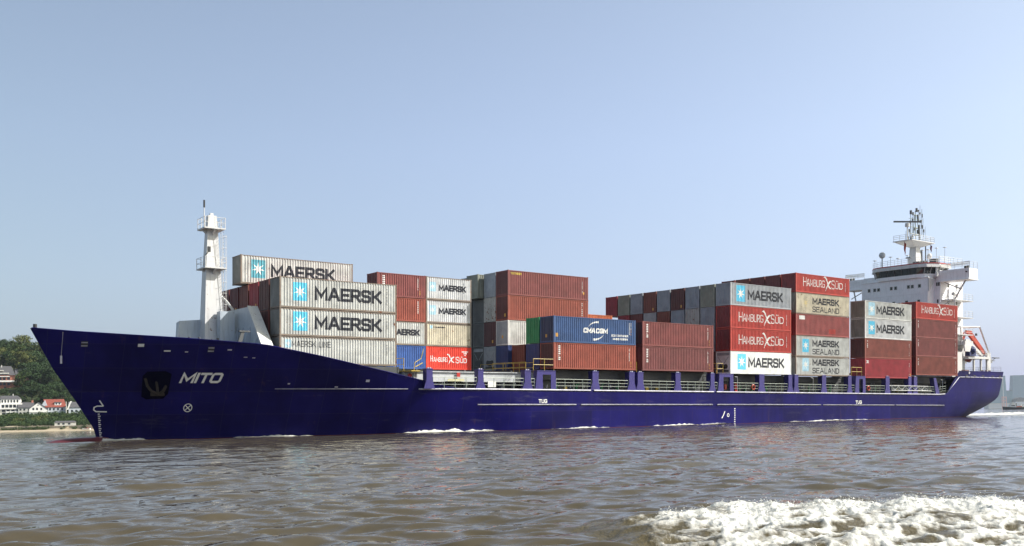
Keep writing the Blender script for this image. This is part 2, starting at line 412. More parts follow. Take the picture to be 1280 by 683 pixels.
# ------------------------------------------------------------------ ship hull
YC = 89.5; HB = 11.88
def interp(x, pts):
    xs = [p[0] for p in pts]; ys = [p[1] for p in pts]; return float(np.interp(x, xs, ys))
def Xstem(z): return interp(z, [(-9,18.4),(-4.4,18.2),(-3.3,17.9),(-.39,16.15),(2.06,14.55),(5.6,12.75)])
def Xstern(z): return interp(z, [(-9,140),(-4.4,152.8),(-3.4,156.4),(-2.3,160.2),(-1.3,162.7),(-.6,163.5),(3.5,163.75)])
def ztop(x): return interp(x, [(12.7,5.58),(16,5.26),(20,4.98),(24,4.74),(30.5,4.25),(35.6,3.27),(39.5,2.43),(43.7,1.52),(46,1.02),(48.3,.50),(49.5,.35),(54,.32),(94.5,0.0),(141.2,-.36),(142.3,-.15),(146,3.36),(163.9,3.42)])
def half(x, z):
    t = min(1, max(0, (z+4.5)/9)); L = 46-12*t; p = 1.7+.5*t
    v = min(1, max(0, (x-Xstem(z))/L)); h = HB*(1-(1-v)**p)
    xe = Xstern(z); a = min(1, max(0, (x-(128+10*t))/max(1, xe-(128+10*t))))
    h *= 1 - (.13*(1-t)**1.2 + .135)*a**2
    if z < -5: h *= 1 - .05*((-5-z)/4)**2
    return max(h, 0)
def pY(x, z, off=0): return YC - half(x, z) - off      # port side surface
ship = root('container_ship', ship_at(0, 0, 0) , 'long dark blue container ship with white bridge passing on the river', 'ship')
def build_hull():
    cols = sorted(set([12.75] + list(np.linspace(12.75, 20, 26)) + list(np.linspace(20, 50, 62)) + list(np.linspace(50, 141, 62)) +
                      list(np.linspace(141, 147, 25)) + list(np.linspace(147, 163.75, 26)) + [142.3, 146, 141.2, 49.5]))
    nv = 34; V = []; 
    for side in (-1, 1):
        for x in cols:
            zt = ztop(x); fr = (x-Xstem(zt))/(Xstern(zt)-Xstem(zt)); fr = min(1, max(0, fr))
            for k in range(nv):
                z = -8 + (zt+8)*k/(nv-1); X = Xstem(z) + (Xstern(z)-Xstem(z))*fr
                V.append((X, YC + side*half(X, z), z))
    n = len(cols); F = []
    for s in range(2):
        o = s*n*nv
        for i in range(n-1):
            for k in range(nv-1):
                q = (o+i*nv+k, o+(i+1)*nv+k, o+(i+1)*nv+k+1, o+i*nv+k+1)
                F.append(q if s == 0 else q[::-1])
    for k in range(nv-1):                                   # transom
        F.append(((n-1)*nv+k, n*nv+(n-1)*nv+k, n*nv+(n-1)*nv+k+1, (n-1)*nv+k+1))
    hb = MB(); hb.v = V; hb.f = F; hb.mi = [0]*len(F)
    o = hb.build('hull', M_hull, ship, smooth=True, fix=False)
    m_ = o.modifiers.new('edge', 'EDGE_SPLIT'); m_.split_angle = radians(35)
    # decks
    db = MB()
    def zdeck(x): return ztop(x)-1.1 if x < 47 else (ztop(x)-.9 if x > 146.2 else min(ztop(x), .33)-.06)
    xs = list(np.linspace(13.6, 46.9, 40)); xs2 = list(np.linspace(47.1, 146.0, 50)); xs3 = list(np.linspace(146.3, 163.6, 10))
    for seg in (xs, xs2, xs3):
        for a, b in zip(seg[:-1], seg[1:]):
            za, zb = zdeck(a), zdeck(b); ha, hb2 = half(a, za)-.03, half(b, zb)-.03
            db.add([(a,YC-ha,za),(b,YC-hb2,zb),(b,YC+hb2,zb),(a,YC+ha,za)], [(0,1,2,3)])
    db.build('deck', M_deckp, ship)
    # bulwark rail along the top edge
    for nm, xa, xb, r_, dz, mt in (('bulwark_rail', 12.9, 49.5, .06, .03, M_hull), ('bulwark_rail', 146.1, 163.7, .07, .03, M_hull)):
        for side in (-1, 1):
            rb = MB()
            pts = [(x, YC+side*(half(x, ztop(x))-.02), ztop(x)+dz) for x in np.linspace(xa, xb, 40)]
            rb.path(pts, r_)
            rb.build(nm, mt, ship)
    # strakes
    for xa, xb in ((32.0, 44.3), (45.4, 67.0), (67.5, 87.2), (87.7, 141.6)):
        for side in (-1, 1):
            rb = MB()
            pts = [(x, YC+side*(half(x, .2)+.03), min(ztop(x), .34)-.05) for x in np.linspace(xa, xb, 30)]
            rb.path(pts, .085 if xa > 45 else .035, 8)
            rb.build('gunwale_strake', M_strake, ship)  # pale colour also paints in the bright highlight along the gunwale edge
    for xa, xb in ((52.1, 64.9), (65.6, 87.0), (87.8, 109.0), (109.5, 127.), (127.4, 141.6)):
        rb = MB()
        for side in (-1, 1):
            zf = lambda x: interp(x, [(52,-1.30),(94.5,-1.64),(141.6,-2.14)])
            pts = [(x, YC+side*(half(x, -1.6)+.03), zf(x)) for x in np.linspace(xa, xb, 16)]
            rb.path(pts, .075, 8)
            rb.build('rubbing_strake', M_strake, ship)
    # poop knuckle line
    rb = MB()
    for side in (-1, 1):
        rb.path([(142.4, YC+side*(half(142.4, -.2)+.02), -.15), (146.2, YC+side*(half(146.2, 2.4)+.03), 2.42)] +
                [(x, YC+side*(half(x, 2.44)+.03), 2.44) for x in np.linspace(148, 163.7, 10)], .06, 8)
    rb.path([(163.8, YC-half(163.7, 2.44)-.03, 2.44), (163.8, YC+half(163.7, 2.44)+.03, 2.44)], .06, 8)
    rb.build('poop_strake', M_strake, ship, smooth=True)
    # bulbous bow breaking the surface
    bb = MB(); ns = 16; cent = []
    for k in range(13):
        u = k/12; x = 12.9 + u*6.2; r_ = 1.25*math.sqrt(max(0, 1-(1-u)**2.6))*(1-.1*u)
        zc = -5.26 + .06*u
        cent.append([(x, YC + r_*.95*cos(2*pi*i/ns), zc + r_*sin(2*pi*i/ns)) for i in range(ns)])
    vs = [p for c in cent for p in c]
    bb.add(vs, [(a*ns+i, a*ns+(i+1) % ns, (a+1)*ns+(i+1) % ns, (a+1)*ns+i) for a in range(12) for i in range(ns)])
    bb.build('bulbous_bow', paint('worn_red_bottom', (.085,.018,.028), .1, .4, .3, .3), ship, smooth=True)
build_hull()

# ------------------------------------------------------------------ stroke lettering
G = {
 'M': (1.05, [[(0,0),(0,1),(.525,.22),(1.05,1),(1.05,0)]]),
 'A': (.92, [[(0,0),(.40,1),(.52,1),(.92,0)], [(.16,.30),(.76,.30)]]),
 'E': (.74, [[(.74,1),(0,1),(0,0),(.74,0)], [(0,.5),(.66,.5)]]),
 'R': (.80, [[(0,0),(0,1),(.64,1),(.78,.88),(.78,.58),(.64,.46),(0,.46)], [(.42,.46),(.82,0)]]),
 'S': (.78, [[(.76,.84),(.76,.92),(.66,1),(.12,1),(0,.90),(0,.64),(.12,.53),(.66,.49),(.78,.38),(.78,.12),(.66,0),(.10,0),(.0,.10),(.0,.18)]]),
 'K': (.82, [[(0,0),(0,1)], [(.78,1),(.30,.52),(.14,.5)], [(.30,.52),(.84,0)]]),
 'L': (.66, [[(0,1),(0,0),(.66,0)]]), 'I': (.10, [[(.05,0),(.05,1)]]),
 'N': (.82, [[(0,0),(0,1),(.82,0),(.82,1)]]), 'D': (.80, [[(0,0),(0,1),(.60,1),(.80,.80),(.80,.20),(.60,0),(0,0)]]),
 'T': (.80, [[(0,1),(.80,1)], [(.40,1),(.40,0)]]),
 'O': (.84, [[(.14,0),(0,.14),(0,.86),(.14,1),(.70,1),(.84,.86),(.84,.14),(.70,0),(.14,0)]]),
 'U': (.78, [[(0,1),(0,.16),(.14,0),(.64,0),(.78,.16),(.78,1)]]),
 'G': (.82, [[(.80,.84),(.68,1),(.14,1),(0,.86),(0,.14),(.14,0),(.70,0),(.82,.12),(.82,.46),(.46,.46)]]),
 'C': (.78, [[(.78,.84),(.66,1),(.14,1),(0,.86),(0,.14),(.14,0),(.66,0),(.78,.16)]]),
 'H': (.80, [[(0,0),(0,1)], [(.80,0),(.80,1)], [(0,.5),(.80,.5)]]),
 'B': (.78, [[(0,0),(0,1),(.60,1),(.74,.88),(.74,.62),(.62,.52),(0,.52)], [(.62,.52),(.78,.40),(.78,.12),(.64,0),(0,0)]]),
 'F': (.70, [[(.70,1),(0,1),(0,0)], [(0,.5),(.60,.5)]]),
 'X': (.8, [[(0,0),(.8,1)], [(0,1),(.8,0)]]),
 '1': (.4, [[(0,.8),(.25,1),(.25,0)]]), '2': (.7, [[(0,.85),(.12,1),(.58,1),(.7,.85),(.7,.6),(0,0),(.7,0)]]),
 '3': (.7, [[(0,1),(.7,1),(.35,.56),(.7,.4),(.7,.12),(.58,0),(0,0)]]), '5': (.7, [[(.7,1),(0,1),(0,.56),(.6,.56),(.7,.45),(.7,.12),(.58,0),(0,0)]]),
 '6': (.7, [[(.62,1),(.12,1),(0,.85),(0,.12),(.12,0),(.58,0),(.7,.12),(.7,.45),(.58,.56),(0,.56)]]),
 '8': (.7, [[(.12,.53),(0,.62),(0,.9),(.12,1),(.58,1),(.7,.9),(.7,.62),(.58,.53),(.12,.53),(0,.42),(0,.1),(.12,0),(.58,0),(.7,.1),(.7,.42),(.58,.53)]]),
 '0': (.7, [[(.12,0),(0,.14),(0,.86),(.12,1),(.58,1),(.7,.86),(.7,.14),(.58,0),(.12,0)]]),
 '4': (.7, [[(.55,0),(.55,1),(0,.3),(.7,.3)]]), '7': (.7, [[(0,1),(.7,1),(.25,0)]]), '9': (.7, [[(.08,0),(.58,0),(.7,.15),(.7,.88),(.58,1),(.12,1),(0,.88),(0,.55),(.12,.44),(.7,.44)]]),
 ' ': (.45, []), ':': (.05, [[(.0,.2),(.05,.3)], [(0,.7),(.05,.8)]]),
}
def strip(pts, t):
    """mitred ribbon of width t along a 2-D polyline -> list of quads"""
    P = [Vector(p) for p in pts]; n = len(P); closed = (P[0]-P[-1]).length < 1e-6
    if closed: P = P[:-1]; n -= 1
    if not closed:
        P[0] = P[0] + (P[0]-P[1]).normalized()*t*.5; P[-1] = P[-1] + (P[-1]-P[-2]).normalized()*t*.5
    off = []
    for i in range(n):
        a = P[i-1] if (i > 0 or closed) else None; b = P[(i+1) % n] if (i < n-1 or closed) else None
        d1 = (P[i]-a).normalized() if a is not None else None; d2 = (b-P[i]).normalized() if b is not None else None
        if d1 is None: d1 = d2
        if d2 is None: d2 = d1
        n1 = Vector((-d1.y, d1.x)); n2 = Vector((-d2.y, d2.x)); mm = n1+n2
        if mm.length < .25: mm = n1
        mm.normalize(); k = min(1/max(.35, mm.dot(n1)), 2.0)
        off.append(mm*(t/2*k))
    out = []
    for i in range(n if closed else n-1):
        j = (i+1) % n
        out.append([tuple(P[i]-off[i]), tuple(P[j]-off[j]), tuple(P[j]+off[j]), tuple(P[i]+off[i])])
    return out
def text_polys(txt, x0, y0, width, h, t, slant=0, gap=.32, vertical=False):
    """quads of a line of text, scaled to the given width; each stroke gets its own layer number"""
    adv = [G[c][0] for c in txt]; tot = sum(adv) + gap*(len(txt)-1); tn = t/h
    if width is None: sx = h
    else: sx = width/(tot + tn)
    out = []; cx = tn/2; lay = 0
    for c, a in zip(txt, adv):
        for st in G[c][1]:
            pts = [((cx+px_)*sx, (tn/2 + py_*(1-tn))*h) for px_, py_ in st]
            for q in strip(pts, t):
                out.append(([(x0+u+slant*v, y0+v) for u, v in q], lay))
            lay = (lay+1) % 4
        cx += a+gap
        lay = (lay+2) % 4
    return out
def star_poly(cx, cy, r, n=7, ri=.38, rot=pi/2):
    pts = []
    for k in range(2*n):
        q = r if k % 2 == 0 else r*ri
        pts.append((cx+q*cos(rot+pi*k/n), cy+q*sin(rot+pi*k/n)))
    tris = [([(cx, cy), pts[k], pts[(k+1) % (2*n)]], 1) for k in range(2*n)]
    return tris

# ------------------------------------------------------------------ containers
W = 2.44
CP = (.072, .068, .070, .068); CDEP = .046       # corrugation: outer flat, slope, inner flat, slope
def corr_points(u0, u1):
    """profile break points (u, depth) of the pressed steel wall"""
    per = sum(CP); n = int((u1-u0)/per); pad = ((u1-u0)-n*per)/2; pts = [(u0, 0)]; u = u0+pad
    for k in range(n):
        pts += [(u+CP[0]/2, 0), (u+CP[0]/2+CP[1], CDEP), (u+CP[0]/2+CP[1]+CP[2], CDEP), (u+CP[0]/2+CP[1]+CP[2]+CP[3], 0)]; u += per
    pts.append((u1, 0)); return pts
def corr_depth(u, pts):
    return float(np.interp(u, [p[0] for p in pts], [p[1] for p in pts]))
_cache = {}
def cont_frame(L, H):
    k = ('f', L, H)
    if k in _cache: return _cache[k]
    mb = MB(); x0, x1, y0, y1 = -L/2, L/2, -W/2, W/2
    for xa, xb in ((x0, x0+.15), (x1-.15, x1)):
        for ya, yb in ((y0+.004, y0+.15), (y1-.15, y1-.004)):
            mb.box(xa+.006, xb-.006, ya, yb, .12, H-.12)
            mb.box(xa-.004, xb+.012, ya-.008, yb+.008, 0, .12); mb.box(xa-.004, xb+.012, ya-.008, yb+.008, H-.12, H)
    for ya, yb in ((y0+.012, y0+.07), (y1-.07, y1-.012)):
        mb.box(x0+.162, x1-.138, ya, yb, .02, .18); mb.box(x0+.162, x1-.138, ya, yb, H-.10, H-.03)
    for xa, xb in ((x0+.012, x0+.07), (x1-.07, x1-.012)):
        mb.box(xa, xb, y0+.162, y1-.162, .02, .18); mb.box(xa, xb, y0+.162, y1-.162, H-.13, H-.02)
    _cache[k] = mb.mesh('container_frame'); return _cache[k]
def cont_walls(L, H, smooth_side=False, door=False):
    k = ('w', L, H, smooth_side, door)
    if k in _cache: return _cache[k]
    mb = MB(); x0, x1, y0, y1 = -L/2, L/2, -W/2, W/2; zb, zt = .18, H-.10
    pts = corr_points(x0+.15, x1-.15)
    if smooth_side: pts = [(x0+.15, 0), (x1-.15, 0)]
    for s, yy in ((1, y0+.016), (-1, y1-.016)):
        for (ua, da), (ub, db) in zip(pts[:-1], pts[1:]):
            mb.add([(ua, yy+s*da, zb), (ub, yy+s*db, zb), (ub, yy+s*db, zt), (ua, yy+s*da, zt)], [(0,1,2,3)])
    ep = corr_points(y0+.15, y1-.15)
    fp = [(y0+.15, .0), (y1-.15, .0)]
    for s, xx, pp in ((-1, x1-.02, fp),):
        for (ua, da), (ub, db) in zip(pp[:-1], pp[1:]):
            mb.add([(xx+s*da, ua, zb), (xx+s*db, ub, zb), (xx+s*db, ub, zt), (xx+s*da, ua, zt)], [(0,1,2,3)])
    mb.box(x0+.05, x1-.05, y0+.05, y1-.05, H-.07, H-.025); mb.box(x0+.08, x1-.08, y0+.08, y1-.08, .06, .14)
    _cache[k] = mb.mesh('container_walls'); return _cache[k]
def cont_end(L, H, flat_=False):
    k = ('e', L, H, flat_)
    if k in _cache: return _cache[k]
    mb = MB(); y0, y1 = -W/2, W/2; zb, zt = .18, H-.10; xx = -L/2+.02
    pp = [(y0+.15, .0), (y1-.15, .0)] if flat_ else corr_points(y0+.15, y1-.15)
    for (ua, da), (ub, db) in zip(pp[:-1], pp[1:]):
        mb.add([(xx+da, ua, zb), (xx+db, ub, zb), (xx+db, ub, zt), (xx+da, ua, zt)], [(0,1,2,3)])
    mb.box(xx+.055, xx+.075, y0+.1, y1-.1, zb, zt)
    _cache[k] = mb.mesh('end_wall'); return _cache[k]
def cont_bars(L, H):
    k = ('b', L, H)
    if k in _cache: return _cache[k]
    mb = MB(); x = -L/2+.005
    for y in (-.82, -.38, .38, .82): mb.tube((x, y, .1), (x, y, H-.05), .022, 6)
    for y in (-.6, .6): mb.box(x-.02, x+.01, y-.28, y+.28, 1.05, 1.10)
    for z in (.5, 1.2, 1.9, 2.4):
        mb.box(x-.006, x+.012, -.02, .02, z, z+.12)
    mb.box(x-.002, x+.014, -.015, .015, .12, H-.12)
    _cache[k] = mb.mesh('door_bars'); return _cache[k]
def reefer_unit(L, H):
    k = ('r', L, H)
    if k in _cache: return _cache[k]
    mb = MB(); x = -L/2+.012
    mb.box(x-.01, x+.02, -1.0, 1.0, H-.55, H-.2)
    for s in (-1, 1): mb.prism([(s*.95, H-.7), (s*.85, H-.7), (s*.10, 1.35), (s*.2, 1.35)], 'x', x-.012, x+.02)
    mb.cur = 1
    for s in (-.45, .45):
        mb.tube((x-.02, s, .95), (x+.02, s, .95), .30, 14)
    mb.box(x-.015, x+.02, -.9, .9, .25, .5); mb.box(x-.018, x+.02, -.28, .28, .55, 1.2)
    _cache[k] = mb.mesh('reefer_unit'); return _cache[k]
def decal(name, polys, L, mat, parent, smooth_side=False, proud=.004, sub=None):
    """paint polygons (u from the bow end, v up) on the near side, following the corrugations"""
    key = ('d', name, L, repr(polys)[:4000], smooth_side)
    if key in _cache: me = _cache[key]
    else:
        bm = bmesh.new(); lay = bm.verts.layers.float.new('lay')
        for q, l in polys:
            vs = [bm.verts.new((u-L/2, 0, v)) for u, v in q]
            for v_ in vs: v_[lay] = l
            try: bm.faces.new(vs)
            except Exception: pass
        pts = corr_points(-L/2+.15, L/2-.15)
        if not smooth_side and bm.verts:
            us = [v_.co.x for v_ in bm.verts]; lo, hi = min(us), max(us)
            for u, d in pts:
                if lo < u < hi:
                    bmesh.ops.bisect_plane(bm, geom=bm.verts[:]+bm.edges[:]+bm.faces[:], plane_co=(u, 0, 0), plane_no=(1, 0, 0), dist=1e-5)
        pu = np.array([p[0] for p in pts]); pd = np.array([p[1] for p in pts])
        for v_ in bm.verts:
            d = 0 if smooth_side else float(np.interp(v_.co.x, pu, pd))
            v_.co.y = -W/2 + .016 + d - proud - .0006*v_[lay]
        bmesh.ops.recalc_face_normals(bm, faces=bm.faces[:])
        me = bpy.data.meshes.new(name); bm.to_mesh(me); bm.free(); _cache[key] = me
    me2 = me.copy(); me2.materials.clear(); me2.materials.append(mat)
    return link(name, me2, parent)
def rect(a, b, c, d, l=0): return ([(a, c), (b, c), (b, d), (a, d)], l)

def container(x, y, ztp, col, label, L=12.19, H=2.90, look=None, door=False, plac=None, group='shipping containers stacked on the deck', frame=None, sub=None, endc=None):
    """x: bow end, y: near side, ztp: top, all in the ship frame"""
    o = root('shipping_container', ship_at(x+L/2, y+W/2, ztp-H), label, 'container', group)
    ss = look in ('maersk_reefer', 'smooth')
    me = cont_walls(L, H, ss, door); k = ('wm', me.name, col)
    if k not in _cache: q = me.copy(); q.materials.clear(); q.materials.append(CM(col)); _cache[k] = q
    link('wall_panels', _cache[k], o)
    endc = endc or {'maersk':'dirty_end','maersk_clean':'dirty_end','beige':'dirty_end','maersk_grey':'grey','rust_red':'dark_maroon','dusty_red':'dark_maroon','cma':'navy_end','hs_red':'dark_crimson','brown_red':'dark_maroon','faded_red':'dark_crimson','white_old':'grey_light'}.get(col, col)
    em = cont_end(L, H, door or ss); k = ('em', em.name, endc)
    if k not in _cache: q = em.copy(); q.materials.clear(); q.materials.append(CM(endc)); _cache[k] = q
    link('doors' if door else 'end_wall', _cache[k], o)
    fcol = frame or col; fm = cont_frame(L, H); k = ('fm', fm.name, fcol)
    if k not in _cache: q = fm.copy(); q.materials.clear(); q.materials.append(M_frame_rust if fcol == 'rusty' else CM(fcol)); _cache[k] = q
    link('frame', _cache[k], o)
    if door:
        bm_ = cont_bars(L, H); k = ('bm', bm_.name, endc)
        if k not in _cache: q = bm_.copy(); q.materials.clear(); q.materials.append(CM(endc)); _cache[k] = q
        link('door_bars', _cache[k], o)
    if look == 'reefer_end' or look == 'maersk_reefer':
        me = reefer_unit(L, H)
        if not me.materials: me.materials.append(CM('grey_light')); me.materials.append(M_dark)
        link('reefer_unit', me, o)
    if plac:
        for (yy, zz) in plac:
            mb = MB(); mb.box(-L/2-.012, -L/2+.03, yy-.13, yy+.13, zz-.17, zz+.17); mb.build('placard', M_plac, o)
    tiny = .055
    def colnums(u, v0, v1, n=11, wd=.10, mat=M_wlet, nm='serial_number'):
        ps = []; r_ = random.Random(int(u*100)); vv = v1
        while vv > v0:
            hh = (v1-v0)/n; ps.append(rect(u, u+wd, vv-hh*.72, vv-hh*.1) if r_.random() < .85 else rect(u, u+wd*.5, vv-hh*.5, vv-hh*.2)); vv -= hh
        decal(nm, ps, L, mat, o, ss)
    if look in ('maersk_old', 'maersk_teal', 'maersk_grey', 'maersk_reefer', 'maersk_pale'):
        sq = {'maersk_teal': M_sq_old, 'maersk_pale': M_sq_pale}.get(look, M_sq)
        if L > 10:
            u0, u1, t0, t1 = sub or (1.31, 2.72, 3.45, 10.5)
            e = (u1-u0); vb = H/2 - e*.62 + .12
            decal('emblem', [rect(u0, u1, vb, vb+e*1.24)], L, sq, o, ss)
            decal('star', star_poly((u0+u1)/2, vb+e*.62, e*.47, ri=.33), L, M_star, o, ss, proud=.007)
            decal('lettering', text_polys('MAERSK', t0, H/2-.58, t1-t0, 1.28, .28), L, M_black, o, ss, proud=.005)
        else:
            decal('emblem', [rect(.42, 1.25, .95, 2.0)], L, M_sq_pale, o)
            decal('star', star_poly(.83, 1.47, .36, ri=.33), L, M_star, o, proud=.007)
            decal('lettering', text_polys('MAERSK', 1.66, 1.07, 3.65, .70, .18), L, M_black, o, proud=.005)
        if look == 'maersk_old': colnums(L-1.1, .9, H-.5, 10, .10, M_black)
    elif look == 'maersk_line':
        decal('emblem', [rect(.52, 1.12, H-1.05, H-.3)], L, M_sq_pale, o)
        decal('star', star_poly(.82, H-.68, .26, ri=.33), L, M_star, o, proud=.007)
        decal('lettering', text_polys('MAERSK LINE', 1.2, H-.96, 3.9, .56, .062), L, M_black, o, proud=.005)
        colnums(L-1.1, .9, H-.5, 10, .09, M_black)
    elif look in ('sealand', 'sealand_y', 'sealand_pale'):
        sq = {'sealand_y': M_sq_pale, 'sealand_pale': M_sq_pale}.get(look, M_sq)
        if look != 'sealand_y': decal('emblem', [rect(1.42, 2.88, .62, 2.42)], L, sq, o)
        decal('star', star_poly(2.15, 1.52, .66, ri=.33), L, M_star_y if look == 'sealand_y' else M_star, o, proud=.007)
        decal('lettering', text_polys('MAERSK', 3.66, 1.42, 6.05, .92, .22) + text_polys('SEALAND', 3.66, .35, 6.1, .78, .13), L, M_black, o, proud=.005)
    elif look in ('hs', 'hs20'):
        def swoosh(cx, cy, k):
            P = []
            def arc(pts, wd):
                n = len(pts)-1
                for i in range(n):
                    (x0, y0), (x1, y1) = pts[i], pts[i+1]; w0 = wd*sin(pi*(i+.25)/(n+.5))+.01; w1 = wd*sin(pi*(i+1.25)/(n+.5))+.01
                    P.append(([(cx+k*x0, cy+k*(y0-w0)), (cx+k*x1, cy+k*(y1-w1)), (cx+k*x1, cy+k*(y1+w1)), (cx+k*x0, cy+k*(y0+w0))], len(P) % 3))
            arc([(-.85,.92),(-.62,.98),(-.40,.84),(-.18,.52),(.02,.10),(.22,-.22),(.46,-.42),(.80,-.52)], .20)
            arc([(.80,.52),(.50,.42),(.22,.20),(-.05,-.10),(-.30,-.48),(-.52,-.86)], .19)
            return P
        if L > 10:
            decal('lettering', text_polys('H', 1.62, .88, .70, 1.25, .11) + text_polys('AMBURG', 2.45, .95, 3.95, .98, .095, gap=.36) +
                  text_polys('S', 8.02, .88, .68, 1.22, .11) + text_polys('UD', 8.86, .95, 1.75, .90, .11) +
                  [rect(9.06, 9.20, 1.97, 2.12), rect(9.38, 9.52, 1.97, 2.12)], L, M_wlet, o)
            decal('ribbon_emblem', swoosh(7.12, 1.42, 1.05), L, M_wlet, o, proud=.008)
            colnums(L-.95, .7, H-.6, 13, .07)
        else:
            decal('lettering', text_polys('H', .60, .90, .26, .68, .075) + text_polys('AMBURG', .96, .88, 1.85, .52, .06, gap=.26) +
                  text_polys('S', 3.96, .76, .42, .74, .085) + text_polys('UD', 4.50, .80, .95, .56, .085) +
                  [rect(4.66, 4.73, 1.43, 1.52), rect(4.82, 4.89, 1.43, 1.52)], L, M_wlet, o)
            decal('ribbon_emblem', swoosh(3.25, 1.15, .62), L, M_wlet, o, proud=.008)
            decal('serial_number', [rect(4.75, 5.65, 2.02, 2.14), rect(5.0, 5.45, 1.82, 1.93), rect(5.1, 5.3, 1.62, 1.72)], L, M_wlet, o)
    elif look == 'cma':
        P = []
        def crescent(cx, cy, rx, ry, a0, a1, wd, flip):
            n = 12
            for i in range(n):
                t0, t1 = a0+(a1-a0)*i/n, a0+(a1-a0)*(i+1)/n
                f0 = (i/n if flip else 1-i/n); f1 = ((i+1)/n if flip else 1-(i+1)/n); w0 = wd*f0+.01; w1 = wd*f1+.01
                P.append(([(cx+(rx-w0)*cos(t0), cy+(ry-w0)*sin(t0)), (cx+(rx-w1)*cos(t1), cy+(ry-w1)*sin(t1)),
                           (cx+(rx+w1)*cos(t1), cy+(ry+w1)*sin(t1)), (cx+(rx+w0)*cos(t0), cy+(ry+w0)*sin(t0))], i % 2))
        crescent(6.35, 1.52, 1.45, .92, radians(84), radians(160), .10, False)
        crescent(5.75, 1.42, 1.60, .95, radians(-92), radians(-22), .12, False)
        decal('ribbon_emblem', P, L, M_wlet, o, proud=.008)
        decal('lettering', text_polys('CMA', 4.25, 1.18, 1.72, .58, .17, slant=.12) + text_polys('CGM', 6.08, 1.18, 1.75, .58, .17, slant=.12) +
              text_polys('ECO CONTAINER', 8.45, .90, 2.6, .24, .06) + text_polys('BAMBOO FLOORING', 8.65, .52, 2.3, .22, .055), L, M_wlet, o)
        colnums(11.2, 1.3, 2.55, 9, .08); colnums(11.45, 1.9, 2.55, 5, .08)
        colnums(11.45, 1.25, 1.85, 4, .08, M_plac, 'warning_marks')
        decal('placard', [rect(.30, .62, .62, 1.02)], L, M_plac, o)
    elif look == 'textainer':
        decal('serial_number', text_polys('TEXTAINER', .40, H-.50, 1.55, .26, .07), L, M_yel, o)
        colnums(L-.95, 1.0, H-.45, 9, .07); decal('placard', [rect(L-.85, L-.6, .72, 1.0)], L, M_plac, o)
    elif look == 'plain_right':
        colnums(L-1.0, .9, H-.3, 7, .10)
    elif look == 'vert_left':
        colnums(.66, H-1.75, H-.30, 7, .30, M_wlet, 'vertical_marks')
        colnums(L-1.0, .9, H-.4, 10, .08); colnums(L-.75, .5, 1.0, 3, .09, M_plac, 'warning_marks')
    elif look == 'vert_left_small':
        colnums(.55, H-1.4, H-.3, 5, .20); colnums(L-.6, .5, H-.5, 10, .06)
    elif look == 'num36':
        decal('lettering', text_polys('36', .35, H-.72, .62, .42, .09), L, M_wlet, o); colnums(L-.6, .5, H-.5, 8, .06); 
        decal('placard', [rect(L-.3, L-.18, .45, .75)], L, M_plac, o)
    elif look == 'patch':
        decal('label_patch', [rect(.75, 1.95, H-.75, H-.22)], L, M_wlet, o); decal('darker_patch', [rect(7.4, 8.9, .35, 1.05)], L, CM('hs_red'), o)
    elif look == 'white_plain':
        colnums(L-1.0, .9, H-.4, 8, .08, M_black)
    elif look == 'beige20':
        decal('emblem', [rect(.48, .85, 2.0, 2.35)], L, M_sq_pale, o); decal('lettering', text_polys('MAERSK', .95, 2.08, 1.6, .16, .05), L, M_black, o)
    return o

HC, SD = 2.895, 2.605
# --- bay A: behind the foremast (x 32.12), rows at 2.75 m
def rowA(k): return 80.93 + [0, 2.78, 5.48, 8.31, 11.2, 14.0][k]
zA = 10.72
container(32.12, rowA(0), zA, 'maersk', 'grey container with teal star square and dark end, top of the stack nearest the bow', look='maersk_old', frame='rusty', sub=(1.31,2.69,3.49,10.51))
container(32.12, rowA(0), zA-HC-.02, 'maersk', 'grey container with bright blue star square, middle of the stack nearest the bow', H=SD, look='maersk_old', frame='rusty', sub=(1.31,2.75,3.49,10.51))
container(32.12, rowA(0), zA-HC-SD-.04, 'maersk', 'pale container with small MAERSK LINE lettering, bottom of the stack nearest the bow', H=SD, look='maersk_line', frame='rusty')
container(32.12, rowA(1), zA, 'dark_maroon', 'dark maroon container end beside the top star container, nearest the bow', door=True, plac=None)
container(32.12, rowA(1), zA-HC-.02, 'brown_red', 'red container end below the dark maroon one at the bow stack', H=SD, door=True)
container(32.12, rowA(2), zA, 'crimson', 'crimson container end with yellow placard, right of the foremast', door=True, plac=[(-.55,.62)])
container(32.12, rowA(2), zA-HC-.02, 'grey', 'grey container end above the white sloping edge of the breakwater', H=SD)
container(32.12, rowA(3), zA, 'brown', 'brown container end directly under the highest grey container by the foremast', door=True, plac=None)
container(32.12, rowA(4), zA, 'maroon', 'maroon container end with orange placard, second right of the foremast', door=True, plac=[(-.5,.62)])
container(32.12, rowA(5), zA, 'maroon', 'maroon container end touching the right edge of the foremast', door=True)
container(31.35, rowA(3)-.1, zA+HC+.04, 'maersk', 'highest grey container with teal star square, alone on top near the foremast', look='maersk_teal', frame='rusty', sub=(1.08,2.55,3.13,10.1))
